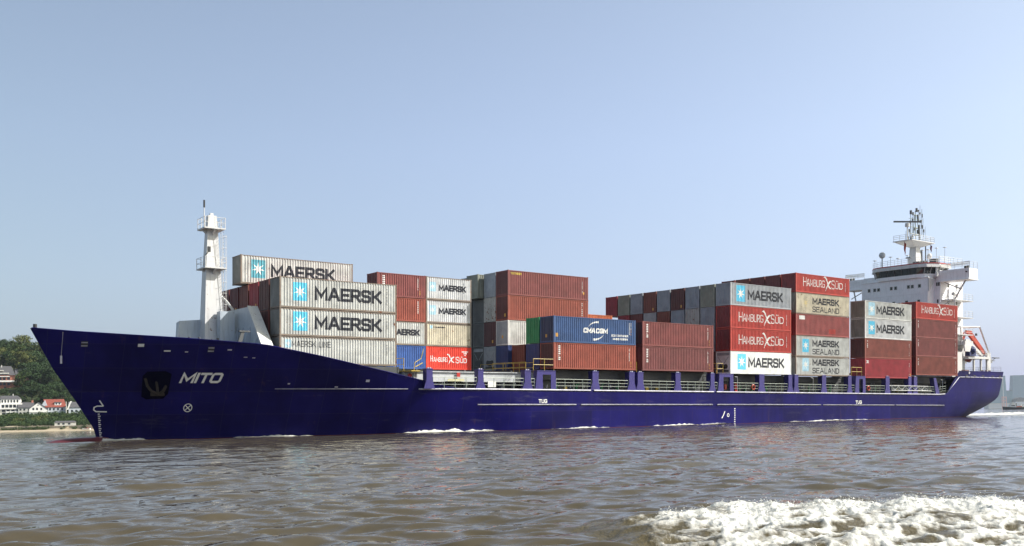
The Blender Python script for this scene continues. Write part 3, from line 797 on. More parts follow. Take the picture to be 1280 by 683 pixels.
# --- bay B: twenty-foot pairs set inboard
L20 = 6.058; zB = 13.03; yB = 88.8
container(46.26, yB, zB, 'dusty_red', 'short maroon container on top, showing its end behind the big grey bow stack', L=L20, H=SD, look='vert_left', door=True)
container(46.26, yB, zB-2.625, 'rust_red', 'short orange red container, second from top between grey stacks', L=L20, H=SD, look='plain_right')
container(46.26, yB, zB-5.25, 'maersk', 'short off white container with half hidden lettering above the blue one', L=L20, H=SD, look='maersk_old', frame='rusty')
container(46.26, yB, zB-7.875, 'blue', 'short blue container behind the yellow railing', L=L20, H=SD)
container(52.40, yB, zB-.02, 'maersk_clean', 'short off white container with black lettering, top of its stack of four', L=L20, H=SD, look='maersk_old', frame='rusty')
container(52.40, yB, zB-2.645, 'maersk_clean', 'short off white container with black lettering, second from top of its stack of four', L=L20, H=SD, look='maersk_old', frame='rusty')
container(52.40, yB, zB-5.27, 'beige', 'short beige container with large rust stains above the bright red one', L=L20, H=SD, look='beige20', frame='rusty')
container(52.40, yB, zB-7.895, 'hs_bright', 'short bright red container with white lettering at the bottom of its stack', L=L20, H=SD, look='hs20')
# --- bay C
def rowM(k): return 77.76 + 2.655*k
xC = 61.95; zC = 8.32
container(xC, 77.85, zC, 'cma', 'blue container with white CMA CGM lettering', look='cma', door=True, plac=[(.1,.75)])
container(xC, 77.85, zC-HC-.02, 'rust_red', 'rust red container directly under the blue lettered container', look='vert_left')
container(xC, 80.46, zC, 'green', 'green container end beside the blue lettered container', door=True)
container(xC, 80.46, zC-HC-.02, 'navy', 'navy blue container end directly under the green container')
container(xC, 83.16, zC-HC-.02, 'brown', 'brown container end under the white container, left of the navy end', door=True)
zC4 = zC+2*(HC+.02)
container(xC-.3, 85.95, zC4, 'dusty_red', 'long maroon container with yellow lettering, highest amidships', look='textainer', door=True)
container(xC-.3, 85.95, zC4-HC-.02, 'rust_red', 'long rust red container under the highest maroon one amidships', look='plain_right', door=True, plac=[(-.6,.6)])
container(xC-.3, 85.95, zC, 'white_old', 'white container with grey door end, left of the green container', look='white_plain', door=True, plac=[(-.1,1.0)])
container(xC-.3, 85.95, zC-HC-.02, 'navy', 'blue container end under the white container with grey door end', door=True)
cC = [('grey','grey container end, top tier left of the yellow lettered maroon container'),
      ('grey_rusty','pale grey container end streaked with rust, second tier amidships'),
      ('dark_maroon','dark maroon container end left of the white container'),
      ('grey_light','light grey refrigerated container end with machinery, bottom tier amidships')]
for i, (c, lb) in enumerate(cC):
    container(xC-.2, 88.62, zC4-i*(HC+.02), c, lb, look='reefer_end' if i == 3 else None, door=(i in (1, 2)), plac=[(-.6,.55)] if i == 2 else None)
cC = [('grey_green','grey container end with a sunlit rusty corner, second from left in its top tier'),
      ('dark_grey','dark grey container end, second tier beside the off white short containers'),
      ('dark_grey','dark grey container end, third tier beside the rusty beige short container'),
      ('dark_grey','dark grey refrigerated container end beside the bright red short container')]
for i, (c, lb) in enumerate(cC):
    container(xC+(.0 if i else -.9), 91.35, zC4-i*(HC+.02), c, lb, look='reefer_end' if i == 3 else None)
for i in (1,2,3): container(xC, 94.0, zC4-i*(HC+.02), 'dark_grey', 'dark grey container end in the sliver behind the short off white stack', group='hardly visible dark container ends')
container(xC, 94.0, zC4, 'grey', 'grey container end furthest left in the top tier behind the short off white stack')
# --- bay D
xD = 75.19
container(xD, 77.80, 8.31, 'dusty_red', 'dull red container on top of its pair, right of the blue lettered container', look='vert_left')
container(xD, 77.80, 8.31-HC-.02, 'faded_maroon', 'dull red container at the bottom of the pair right of the blue lettered container', look='vert_left')
container(xD, 80.46, 8.31, 'dark_maroon', 'dark maroon container end in the gap right of the blue lettered container', door=True)
container(xD, 80.46, 8.31-HC-.02, 'maroon', 'dark red container end low in the gap right of the blue lettered container', door=True)
container(xD, 96.5, 10.80, 'orange', 'orange container whose top shows above the blue lettered container', look=None)
container(xD, 96.5, 10.80-HC-.02, 'brown', 'brown container hidden below the orange container top')
# --- bay E: nine wide, four high
xE = 90.52; zE = 13.95
container(xE, rowM(0), zE, 'maersk_grey', 'clean mid grey container with blue star square, top of the wide block', look='maersk_grey', sub=(1.16,2.84,3.36,10.43))
container(xE, rowM(0), zE-(HC+.02), 'hs_red', 'upper of two red containers with white lettering between grey and white ones', look='hs')
container(xE, rowM(0), zE-2*(HC+.02), 'hs_red', 'lower of two red containers with white lettering, above the white one', look='hs')
container(xE, rowM(0), zE-3*(HC+.02), 'reefer_white', 'bright white refrigerated container with blue star square at deck level', look='maersk_reefer', sub=(1.36,2.98,3.45,10.68))
ords = ['second','third','fourth','fifth','sixth','seventh','eighth','ninth']
top9 = ['grey_green','grey','dark_maroon','grey','brown','grey','grey_green','crimson']
cname = {'grey_green':'greenish grey','grey':'blue grey','dark_maroon':'dark maroon','brown':'brown','crimson':'crimson','grey_rusty':'rust streaked pale','maroon':'maroon','grey_light':'light grey'}
for k, c in enumerate(top9, 1):
    last = ' and furthest left' if k == 8 else ''
    container(xE, rowM(k), zE, c, '%s container end, %s from near corner%s, in top tier of nine' % (cname[c], ords[k-1], last), door=c in ('dark_maroon','brown','crimson'), plac=[(-.7,.45)] if c in ('brown','dark_maroon') else None)
sec = ['grey','grey_rusty','grey','brown','grey_light','maroon','crimson']
for k, c in enumerate(sec, 1):
    container(xE, rowM(k), zE-(HC+.02), c, '%s container end, %s from near corner in the tier under the top nine' % (cname[c], ords[k-1]), door=c in ('brown','maroon','crimson','grey_rusty'))
for k in (1, 2):
    for i in (2, 3): container(xE, rowM(k), zE-i*(HC+.02), 'grey' if k+i == 3 else 'maroon', 'container end deep in the dark gap beside the pair of dull red containers', group='container ends in the dark gap', door=True)
# --- bay F: five high
xF = 103.75; zF = 16.18
container(xF, rowM(0), zF, 'hs_red', 'red container with white lettering, highest of the five high stack', H=SD, look='hs', door=True)
zz = zF-SD-.02
for c, lk, lb, hh in (('beige','sealand_y','weathered beige container with yellowed star, second from top of five',HC), ('faded_red','patch','faded red container with a white label, middle of the five high stack',HC),
                      ('maersk','sealand','dirty grey container with bright blue star square, fourth of five',HC), ('maersk','sealand_pale','rust stained grey container with pale star square, bottom of five',SD)):
    container(xF, rowM(0), zz, c, lb, H=hh, look=lk, frame='rusty' if c != 'faded_red' else None); zz -= hh+.02
for k, c in ((1,'maroon'), (2,'maroon'), (3,'brown'), (4,'dusty_red')):
    container(xF, rowM(k), zF, c, '%s container end, %s from the near side in the topmost fifth tier' % ({'maroon':'maroon','brown':'brown red','dusty_red':'dull red'}[c], ords[k-1]), H=SD, door=True)
# --- bay G
xG = 119.77; zz = 13.38
for c, lk, lb, hh in (('maersk','maersk_pale','pale grey container with faded star square, top of the stack before the bridge',SD), ('maersk_clean','maersk_grey','pale grey container with blue star square, second from top before the bridge',HC),
                      ('brown_red','vert_left_small','brown red container above the crimson one before the bridge',HC), ('crimson','num36','crimson container with small white number at deck level before the bridge',HC)):
    container(xG, rowM(0), zz, c, lb, H=hh, look=lk, sub=(.94,2.50,2.97,10.22), door=c in ('maersk',)); zz -= hh+.02
# --- bay H
xH = 133.15; zz = 13.95
for i, (c, lk, lb, hh) in enumerate((('hs_red','hs','red container with white lettering on top of the aftmost stack',SD), ('dusty_red','vert_left_small','brown red container, second from top of the aftmost stack',HC),
                      ('dusty_red','vert_left_small','brown red container, third from top of the aftmost stack',HC), ('brown_red','vert_left_small','brown red container at the bottom of the aftmost stack',HC))):
    container(xH, rowM(0)-.08, zz, c, lb, H=hh, look=lk, door=True); zz -= hh+.02
container(xH, rowM(1), 13.95, 'maroon', 'maroon container end behind the red lettered one on the aftmost stack', H=SD, door=True)

# ------------------------------------------------------------------ hull markings
def hull_decal(name, polys, mat, off=.02, lab=None, cell=.25):
    """polygons given in (x along the ship, z) laid on the curved port side"""
    bm = bmesh.new(); lay = bm.verts.layers.float.new('lay')
    for q, l in polys:
        vs = [bm.verts.new((u, 0, v)) for u, v in q]
        for v_ in vs: v_[lay] = l
        bm.faces.new(vs)
    us = [v.co.x for v in bm.verts]; vz = [v.co.z for v in bm.verts]
    for u in np.arange(min(us)+cell, max(us), cell):
        bmesh.ops.bisect_plane(bm, geom=bm.verts[:]+bm.edges[:]+bm.faces[:], plane_co=(u,0,0), plane_no=(1,0,0))
    for u in np.arange(min(vz)+cell, max(vz), cell):
        bmesh.ops.bisect_plane(bm, geom=bm.verts[:]+bm.edges[:]+bm.faces[:], plane_co=(0,0,u), plane_no=(0,0,1))
    for v in bm.verts: v.co.y = pY(v.co.x, v.co.z, off + .001*v[lay])
    me = bpy.data.meshes.new(name); bm.to_mesh(me); bm.free(); me.materials.append(mat)
    o = link(name, me, ship)
    if lab: o['label'] = lab
    return o
hull_decal('ship_name', text_polys('MITO', 24.12, .80, 3.22, .93, .20, slant=.26, gap=.26), M_wlet, .03)
def ring(cx, cz, r, t, n=20, l=0, sx=1):
    return [([(cx+sx*(r-t)*cos(a), cz+(r-t)*sin(a)), (cx+sx*r*cos(a), cz+r*sin(a)), (cx+sx*r*cos(b), cz+r*sin(b)), (cx+sx*(r-t)*cos(b), cz+(r-t)*sin(b))], l)
            for a, b in ((2*pi*i/n, 2*pi*(i+1)/n) for i in range(n))]
hull_decal('thruster_mark', ring(25.12, -1.46, .40, .075, sx=.9) + [(q, 1) for q in strip([(24.92,-1.68),(25.32,-1.24)], .075)] + [(q, 2) for q in strip([(24.92,-1.24),(25.32,-1.68)], .075)], M_wlet, .03)
bs = [(18.48,-1.28),(18.05,-1.28),(17.84,-1.40),(17.82,-1.62),(18.0,-1.78),(18.78,-1.80)]
hull_decal('bulb_mark', [(q, 0) for q in strip(bs, .10)] + [(q, 1) for q in strip([(18.22,-.80),(18.52,-1.26)], .09)], M_wlet, .03)
dm = []
for i in range(12):
    z = -2.05 - i*.19; x0 = 18.16 + (-2.05-z)*.11
    dm.append(rect(x0, x0+(.20 if i % 2 else .14), z, z+.08))
hull_decal('draft_marks', dm, M_wlet, .03)
dm = [rect(91.05, 91.25, z, z+.14) for z in np.arange(-4.1, -2.2, .27)] + [(q, 1) for q in strip([(88.75,-3.25),(89.0,-2.95),(89.25,-2.50)], .14)] + ring(89.9, -2.93, .24, .10, 10)
hull_decal('load_line_marks', dm, M_wlet, .02)
hull_decal('tug_mark', text_polys('TUG', 59.7, -1.20, 1.15, .42, .085), M_wlet, .02)
hull_decal('tug_mark', text_polys('TUG', 117.2, -1.72, 1.5, .48, .10), M_wlet, .02)
for x, z, w_, h_ in ((20.6, 3.98, .46, .26), (22.6, 3.58, .5, .12), (24.2, 3.52, .25, .10), (27.5, 3.72, .35, .12), (28.9, 3.1, .3, .08), (29.6, 3.05, .25, .08), (40.0, .95, .35, .22), (33.0, .7, .2, .12), (37.2, .42, .3, .1)):
    hull_decal('fairlead', [rect(x, x+w_, z, z+h_)], M_strake if w_ < .45 else M_wlet, .04)
for x, z in ((16.45, 3.95), (25.95, 3.55)):
    hull_decal('mooring_chock', [rect(x, x+.5, z, z+.5)], M_dark, .03); hull_decal('mooring_chock_lip', [rect(x+.02, x+.48, z+.06, z+.14), rect(x+.02, x+.48, z+.34, z+.42)], M_strake, .06)
mb = MB()
x = 15.1; mb.path([(x, pY(x, z, .05), z) for z in np.linspace(5.25, 3.2, 8)], .022, 5)
mb.box(x-.08, x+.08, pY(x, 3, .12), pY(x, 3, .0), 2.5, 3.2); mb.build('rope_ladder', M_strake, ship)
# anchor on a flat dark patch, the pocket's shade put into the colour
ax, az = 22.36, .72
hull_decal('anchor_pocket_shade', [([(ax-1.0,az-1.15),(ax-.6,az-1.4),(ax+.7,az-1.35),(ax+1.05,az-.9),(ax+1.1,az+.9),(ax+.6,az+1.15),(ax-.8,az+1.1),(ax-1.1,az+.7)], 0)], M_recess, .015)
mb = MB(); yy = pY(ax, az, .12)
mb.tube((ax, yy+.2, az+.9), (ax+.1, yy-.1, az-.8), .12, 8)
mb.path([(ax-.95, yy, az+.5), (ax-.8, yy-.15, az-.2), (ax-.45, yy-.25, az-.7), (ax+.1, yy-.3, az-.95), (ax+.55, yy-.22, az-.65), (ax+.85, yy-.1, az-.1), (ax+.95, yy+.05, az+.6)], .13, 7)
mb.box(ax-.55, ax+.65, yy-.30, yy-.1, az-1.1, az-.8)
tag(mb.build('anchor', paint('rusty_anchor', (.012,.008,.008), .3, .3, .95, rustcol=(.03,.012,.008)), ship), 'rusty stockless anchor hanging in the bow')

# ------------------------------------------------------------------ deck edge: stanchions, coamings, rails
def zg(x): return min(ztop(x), .34)
yo, yi = 77.72, 78.45
def stanchion(x0, x1, zt=None, slant=0):
    mb = MB(); z0 = zg(x0)-.02; zt = 2.22 if zt is None else zt
    mb.box(x0, x1, yo, yo+.05, z0, zt); mb.box(x0, x0+.05, yo+.05, yi, z0, zt); mb.box(x1-.05, x1, yo+.05, yi, z0, zt)
    mb.box(x0-.02, x1+.02, yo-.03, yi+.05, zt, zt+.10)
    mb.prism([(x0-.28, z0), (x0, z0), (x0, z0+.9)], 'y', yo+.01, yo+.04); mb.prism([(x1, z0), (x1+.28, z0), (x1, z0+.9)], 'y', yo+.01, yo+.04)
    mb.build('stanchion', M_blue, ship)
    mc = MB(); xm = (x0+x1)/2; mc.box(xm-.2, xm-.06, yo+.05, yo+.25, zt+.10, zt+.21); mc.box(xm+.06, xm+.2, yo+.05, yo+.25, zt+.10, zt+.21)
    mc.build('twist_lock', M_strake, ship)
def portal(x0, x1):
    mb = MB(); z0 = zg(x0)-.02; zt = 2.22
    a, b = x0+.85, x1-.62
    mb.prism([(x0-.15, z0), (a+.05, z0), (a, z0+.9), (a, zt), (x0+.1, zt)], 'y', yo, yo+.06)
    mb.prism([(b, z0), (x1+.1, z0), (x1, zt), (b, zt)], 'y', yo, yo+.06)
    mb.box(a, b, yo+.003, yo+.05, zt-.35, zt-.002); mb.box(a, b, yo+.003, yo+.05, z0+.0, z0+.06)
    mb.box(x0+.12, x0+.18, yo+.06, yi, z0, zt); mb.box(x1-.08, x1-.03, yo+.06, yi, z0, zt)
    mb.box(x0+.05, x1+.03, yo-.03, yi+.05, zt, zt+.09)
    mb.build('stanchion', M_blue, ship)
ST = [(45.9,46.6),(52.0,52.65),(57.95,58.75),(67.4,68.3),(73.0,73.85),(74.35,75.25),(80.6,81.45),(86.8,87.5),(96.1,97.1),(102.1,102.9),(103.4,104.2),(109.5,110.4),(115.6,116.4),(125.0,126.0),(131.1,131.9),(132.6,133.5)]
for a, b in ST: stanchion(a, b)
for a, b in ((59.5,62.1),(88.3,91.0),(117.4,119.8)): portal(a, b)
mb = MB(); mb.hexa([(138.9,yo,-.4),(140.0,yo,-.4),(140.0,yi,-.4),(138.9,yi,-.4)], [(138.2,yo,2.2),(138.9,yo,2.2),(138.9,yi,2.2),(138.2,yi,2.2)]); mb.build('stanchion', M_blue, ship)
# railing panels between the stanchions
xs_edges = [(46.7,51.9),(52.75,57.85),(62.25,67.3),(68.4,72.9),(75.35,80.5),(81.55,86.7),(91.15,96.0),(97.2,102.0),(104.3,109.4),(110.5,115.5),(119.95,124.9),(126.1,131.0),(133.6,138.6),(140.2,142.0),(58.85,59.3),(87.6,88.1),(116.5,117.2)]
for a, b in xs_edges:
    mb = MB(); y = yo+.12
    for h in (.42, .78, 1.14): mb.tube((a, y, zg(a)+h), (b, y, zg(b)+h), .020 if h < 1 else .030, 5)
    n = max(1, round((b-a)/1.3))
    for i in range(n+1):
        x = a+(b-a)*i/n; mb.tube((x, y, zg(x)-.02), (x, y, zg(x)+1.14), .033, 5)
    mb.build('railing', M_rail, ship)
# hatch coaming: dark longitudinal wall and hatch slab, pale deep coaming amidships forward
mb = MB(); mb.box(60, 144.5, 80.1, 99.0, -.5, 1.35); mb.build('hatch_coaming', M_hatchd, ship)
for a, b in ((61.6,74.4),(75.0,87.7),(90.2,103.0),(103.6,116.2),(119.5,132.2),(132.9,144.6)):
    zt_ = {61.6:2.44,75.0:2.44,90.2:2.20,103.6:2.12,119.5:1.95,132.9:2.50}[a]
    mb = MB(); mb.box(a, b, 79.3, 99.4, 1.36, zt_-.12); mb.box(a-.02, b+.02, 79.22, 99.4, zt_-.11, zt_); mb.build('hatch_cover', M_hatchd, ship)
mb = MB()
mb.box(44.9, 61.3, 80.4, 98.6, 1.05, 2.02); mb.box(44.8, 61.4, 80.25, 98.75, 2.02, 2.12); mb.build('hatch_cover', M_hatch, ship)
mb = MB(); mb.box(45, 60, 81.4, 98, -.1, 1.04); mb.build('hatch_coaming', M_hatchd, ship)
for x in np.arange(46.3, 60.5, 1.55):
    mb = MB(); mb.prism([(80.55, 1.04), (80.55, .9), (81.0, .2), (81.35, .2), (81.35, 1.04)], 'x', x, x+.12); mb.build('coaming_bracket', M_hatch, ship)
mb = MB(); mb.box(33, 44.6, 80.9, 98, 1.4, 2.5); mb.build('hatch_cover', M_hatchd, ship)
mb = MB(); mb.box(45.5, 58.5, 88.9, 93.5, 2.12, 2.52); 
for x in (46.4, 52.2, 58.2): mb.box(x-.1, x+.1, 80.5, 88.8, 2.12, 2.3)
mb.build('container_beam', M_hatchd, ship)
# beams and small gear under the outer containers
gear = random.Random(9)
mb = MB(); mg = MB(); mw = MB(); mr = MB(); my = MB()
for a, b in ((62,73),(75.5,86.5),(91,102),(104.4,115.4),(120,131),(133.6,138)):
    x = a+.3
    while x < b:
        k = gear.random(); y = 79.3+gear.random()*.7; z = -.1+gear.random()*.2
        if k < .22: mg.box(x, x+.22, y, y+.2, z, z+.5+gear.random()*.5); mg.tube((x+.1,y,z+.6),(x+.5,y,z+.9),.05,5)
        elif k < .38: mg.tube((x,y,z+.55),(x+.16,y,z+.55),.22,8); mg.tube((x+.05,y,z),(x+.05,y,z+.6),.04,5)
        elif k < .52: mw.box(x, x+.14, y, y+.1, z+.5, z+.85)
        elif k < .60: mw.box(x, x+.75, y+.2, y+.4, z+.2, z+.7)
        elif k < .65: my.box(x, x+.35, y, y+.2, z+.1, z+.6)
        elif k < .85: mb.tube((x,y+.3,z),(x,y+.3,1.4),.05,5); mb.tube((x,y+.3,.9+z),(x+1.2,y+.3,.9+z),.05,5)
        x += .55+gear.random()*.9
mg.build('valves', M_green, ship); mw.build('vent_boxes', M_strake, ship); my.build('lockers', M_yel, ship); mb.build('pipes', M_alu, ship)
# yellow lashing platforms and rails
def yrail(pts, h, lab=None, mat=M_yel, posts=True, r_=.03, mid=True, name='lashing_rail'):
    mb = MB()
    for k in ((h, h*.5) if mid else (h,)):
        mb.path([(p[0], p[1], p[2]+k) for p in pts], r_, 5)
    if posts:
        for p in pts: mb.tube(p, (p[0], p[1], p[2]+h), r_*1.1, 5)
    mb.build(name, mat, ship)
yrail([(59.0,79.0,2.12),(59.0,81.2,2.12),(59.0,83.2,2.12),(59.0,85.2,2.12)], 1.1)
yrail([(59.2,77.9,2.3),(60.7,77.9,2.3),(62.0,77.9,2.3)], 1.25)
yrail([(60.8,80.0,2.12),(60.8,82.6,2.12),(60.8,85.2,2.12),(60.8,87.8,2.12),(60.8,90.4,2.12)], 1.1)
yrail([(88.5,78.3,2.3),(88.5,80.4,2.3),(88.5,82.4,2.3)], 1.3); yrail([(88.5,78.2,2.3),(89.6,78.2,2.3)], 1.3)
yrail([(116.8,78.0,2.3),(118.1,78.0,2.3),(119.3,78.0,2.3)], 1.25); yrail([(74.6,78.2,2.3),(74.6,80,2.3)], 1.2)
yrail([(103.2,78.2,2.3),(103.2,80.2,2.3)], 1.2)
yrail([(44.9,80.5,2.13),(44.9,82.4,2.13),(44.9,84.4,2.13),(44.9,86.4,2.13)], 1.25)
mb = MB(); mb.box(44.7, 46.6, 78.6, 86.5, 2.04, 2.12); mb.path([(45.2,79.0,2.13),(45.3,79.0,2.9),(46.0,79.0,3.3),(46.3,79.0,4.3)], .04, 5); mb.path([(45.5,79.2,2.5),(46.3,79.2,2.9)], .05, 5); mb.build('lashing_platform', M_yel, ship)
mb = MB()
for q in range(3): mb.box(45.3+q*.35, 45.42+q*.35, 80, 80.1, .8, 1.9)
mb.box(44.9, 46.4, 80.0, 80.3, .75, .83); mb.build('ladder', M_strake, ship)
mb = MB(); mb.tube((45.0,79.6,1.65),(45.0,79.3,1.65),.18,10); mb.box(51.0, 51.4, 80.2, 80.24, 1.55, 2.0); mb.build('hose_box', M_red, ship)
mb = MB(); mb.box(49.9, 51.9, 80.18, 80.24, 1.10, 1.35); mb.build('warning_plate', flat('pale_yellow', (.55,.52,.30)), ship)
mb = MB(); mb.box(54.1, 55.1, 79, 79.06, .5, 1.15); mb.build('white_board', M_wlet, ship)
mb = MB(); mb.box(93.1, 93.6, 79.2, 79.5, .0, 1.1); mb.box(120.2, 120.5, 78.2, 78.4, .0, .9); mb.box(91.3, 91.7, 79.4, 79.7, .3, 1.0); mb.build('hose_box', M_red, ship)
# lamps on posts under the containers
for x in (91.9, 107.6, 141.0):
    mb = MB(); mb.path([(x, yo+.1, .1), (x, yo+.1, 1.9), (x-.5, yo+.1, 1.95)], .03, 5); mb.build('deck_lamp', M_white, ship)
# stowed aluminium gangway
mb = MB(); y = yo-.02; z0, z1 = .25, .95
xa, xb = 126.5, 137.5
for z in (z0, z1): mb.tube((xa, y, z), (xb-1.0*(z == z1), y, z-.1), .06, 6); mb.tube((xa, y+.5, z), (xb-1.0, y+.5, z-.1), .06, 6)
n = 11
for i in range(n+1):
    x = xa+(xb-1-xa)*i/n; mb.tube((x, y, z0), (x, y, z1-.1), .035, 5)
    if i < n: mb.tube((x, y, z0 if i % 2 else z1-.1), (x+(xb-1-xa)/n, y, (z1-.1) if i % 2 else z0), .03, 5)
mb.box(xa, xb-1, y+.08, y+.42, z0-.03, z0+.05)
g_ = root('gangway', ship_at(132, 77.7, .25), 'aluminium lattice gangway stowed along the deck rail near the stern', 'gangway')
me = mb.mesh('gangway_frame'); me.transform(Matrix.Translation((-132, -77.7, -.25))); me.materials.append(M_alu); link('gangway_frame', me, g_)
for i, (x, z, lb) in enumerate(((94.9, .62, 'orange lifebuoy on the deck rail below the wide block'), (120.6, .55, 'orange lifebuoy on the deck rail below the crimson container'))):
    bm = bmesh.new(); mb = MB(); N = 16; rr = .30
    for k in range(N):
        a, b = 2*pi*k/N, 2*pi*(k+1)/N; mb.tube((rr*cos(a), 0, rr*sin(a)), (rr*cos(b), 0, rr*sin(b)), .075, 7)
    me = mb.mesh('lifebuoy'); me.materials.append(M_orange); o = link('lifebuoy', me); o.matrix_world = ship_at(x, yo+.02, z); tag(o, lb, 'lifebuoy', 'lifebuoys on the deck rail')

# ------------------------------------------------------------------ foremast and breakwater
mx, my_ = 28.55, 89.4
def taper(mb, cx, cy, z0, z1, a0, b0, a1, b1, dx=0):
    mb.hexa([(cx-a0,cy-b0,z0),(cx+a0,cy-b0,z0),(cx+a0,cy+b0,z0),(cx-a0,cy+b0,z0)], [(cx-a1+dx,cy-b1,z1),(cx+a1+dx,cy-b1,z1),(cx+a1+dx,cy+b1,z1),(cx-a1+dx,cy+b1,z1)])
fm = MB(); taper(fm, mx, my_, 3.6, 12.0, .98, .95, .70, .60); taper(fm, mx, my_, 12.0, 15.75, .68, .58, .50, .42)
taper(fm, mx, my_, 15.87, 17.15, .46, .40, .40, .34); fm.box(mx-.15, mx+.15, my_-.15, my_+.15, 17.15, 17.4)
foremast = fm.build('foremast', M_white, ship)
for z, hx, hy in ((15.75, 1.02, 1.15), (11.9, 1.05, 1.4)):
    mb = MB(); mb.box(mx-hx, mx+hx, my_-hy, my_+hy, z, z+.12)
    mb.prism([(my_-hy, z), (my_-.6, z), (my_-.6, z-.5)], 'x', mx-.1, mx+.1)
    mb.prism([(mx-hx, z), (mx-.5, z), (mx-.5, z-.45)], 'y', my_-.1, my_+.1)
    mb.build('mast_platform', M_white, foremast)
    mb = MB(); P = [(mx-hx+.04,my_+hy-.04),(mx-hx+.04,my_-hy+.04),(mx+hx-.04,my_-hy+.04),(mx+hx-.04,my_+hy-.04)]
    for a, b in zip(P, P[1:]+P[:1]):
        for h in (.5, 1.0): mb.tube((*a, z+.12+h), (*b, z+.12+h), .022, 5)
        for t in (0, .5): mb.tube((a[0]+(b[0]-a[0])*t, a[1]+(b[1]-a[1])*t, z+.1), (a[0]+(b[0]-a[0])*t, a[1]+(b[1]-a[1])*t, z+1.15), .035, 5)
    mb.build('mast_railing', M_white, foremast)
mb = MB(); xl = mx+.62
for dy in (-.22, .22): mb.tube((xl+.35, my_-.75+dy, 4.8), (xl+.05, my_-.75+dy, 16.8), .022, 5)
for z in np.arange(5, 16.7, .33): mb.tube((xl+.33, my_-.97, z), (xl+.33, my_-.53, z), .022, 4)
for z in np.arange(7.4, 15.6, 1.1):
    P = [(xl+.2+.42*sin(a), my_-.75-.40*cos(a), z) for a in np.linspace(-.2, pi+.2, 8)]; mb.path(P, .016, 4)
for a in (0.5, 1.57, 2.6): mb.tube((xl+.2+.42*sin(a), my_-.75-.40*cos(a), 7.4), (xl+.2+.42*sin(a), my_-.75-.40*cos(a), 15.3), .015, 4)
mb.build('mast_ladder', M_white, foremast)
mb = MB(); mb.tube((mx-.95, my_-.8, 15.8), (mx-.95, my_-.8, 18.0), .045, 6); mb.build('light_pole', M_white, foremast)
mb = MB(); mb.tube((mx-.95, my_-.8, 17.75), (mx-.95, my_-.8, 18.45), .09, 8); mb.build('navigation_light', M_dark, foremast)
mb = MB(); mb.path([(mx-.95,my_-1.2,12.1),(mx-.95,my_-1.2,13.1),(mx-.65,my_-1.2,13.5)], .04, 5); mb.box(mx-.75, mx-.5, my_-1.35, my_-1.1, 13.45, 13.95); mb.build('mast_lamp', M_dark, foremast)
mb = MB(); mb.path([(mx+.7,my_-.5,9.4),(mx+1.3,my_-.6,8.8),(mx+1.9,my_-.7,8.0)], .13, 6); mb.build('horn', M_alu, foremast)
mb = MB(); mb.box(mx+.2, mx+1.6, my_-2.0, my_-.95, 3.6, 7.75); mb.build('mast_house', M_bwater, ship)
# breakwater: transverse wall with a sloping white edged end, small apex house further forward
mb = MB(); X0 = 30.55
mb.prism([(81.6,3.2),(81.3,4.2),(84.7,8.05),(99.3,8.05),(99.1,3.0)], 'x', X0, X0+.12)
for y in (82.4, 84.2, 86.0, 87.6): mb.prism([(X0-1.1, 3.2), (X0, 3.2), (X0, 6.3 if y > 83 else 5.0)], 'y', y, y+.08)
mb.build('breakwater', M_bwater, ship)
mb = MB(); mb.hexa([(X0-.12,80.75,4.0),(X0+1.0,80.75,4.0),(X0+1.0,80.9,4.0),(X0-.12,80.9,4.0)], [(X0-.12,84.62,8.15),(X0+.85,84.62,8.15),(X0+.85,84.77,8.15),(X0-.12,84.77,8.15)])
mb.build('breakwater_edge', M_white, ship)
mb = MB(); mb.hexa([(25.3,90.3,3.6),(27.9,90.0,3.6),(27.9,93.6,3.6),(26.2,93.6,3.6)], [(25.75,90.3,6.85),(27.9,90.0,7.05),(27.9,93.6,7.0),(26.4,93.6,6.9)])
mb.build('apex_house', M_bwater, ship)
mb = MB(); mb.prism([(28.6,4.0),(29.0,4.0),(29.4,5.5),(29.1,5.5)], 'y', 82.5, 82.8); mb.box(28.9,29.9,82.45,82.85,5.5,5.65)
for x in (25.0, 25.9, 27.6): mb.tube((x, 84.6, 3.7), (x, 84.6, 5.0), .12, 8)
mb.build('davit_and_vents', M_dgrey, ship)
mb = MB(); mb.tube((13.15, YC, 5.55), (13.15, YC, 5.95), .16, 8); mb.build('bow_fairlead', M_dark, ship)

# ------------------------------------------------------------------ accommodation and bridge
FX = 147.5
dk = MB()
dk.hexa([(FX,83.98,2.4),(149.7,83.98,2.4),(149.7,96.4,2.4),(FX,96.4,2.4)], [(FX,83.98,19.35),(149.7,83.98,19.35),(149.7,96.4,19.35),(FX,96.4,19.35)])
dk.box(149.62, 157.0, 83.0, 97.4, 2.4, 20.6)
house = dk.build('accommodation', M_lav, ship)
mb = MB()
for z in (16.75, 13.9): mb.box(FX-.05, FX-.003, 84.0, 96.35, z, z+.05); mb.box(FX+.0, 149.6, 83.93, 83.977, z, z+.05)
mb.box(FX-.12, 149.6, 83.86, 96.5, 19.35, 19.45); mb.build('deck_ledge', M_lav, house)
mb = MB(); mb.prism([(FX-.02, 19.34), (149.6, 19.34), (FX-.02, 17.0)], 'y', 83.72, 83.92); mb.build('corner_gusset', M_white, house)
wins = [94.95, 93.85, 93.10, 90.65, 89.85, 87.45, 86.75, 85.45]
for y in wins:
    mb = MB(); mb.box(FX-.03, FX-.004, y-.30, y+.30, 17.72, 18.38); wf = mb.build('window', M_white, house)
    mb = MB(); mb.box(FX-.045, FX-.031, y-.22, y+.22, 17.79, 18.31); mb.build('window_pane', M_glassd, house)
for z in (15.1, 12.2, 9.3):
    for y in (94.9, 92.6, 90.2, 87.8, 85.6):
        mb = MB(); mb.box(FX-.045, FX-.004, y-.24, y+.24, z, z+.6); mb.build('window_pane', M_glassd, house)
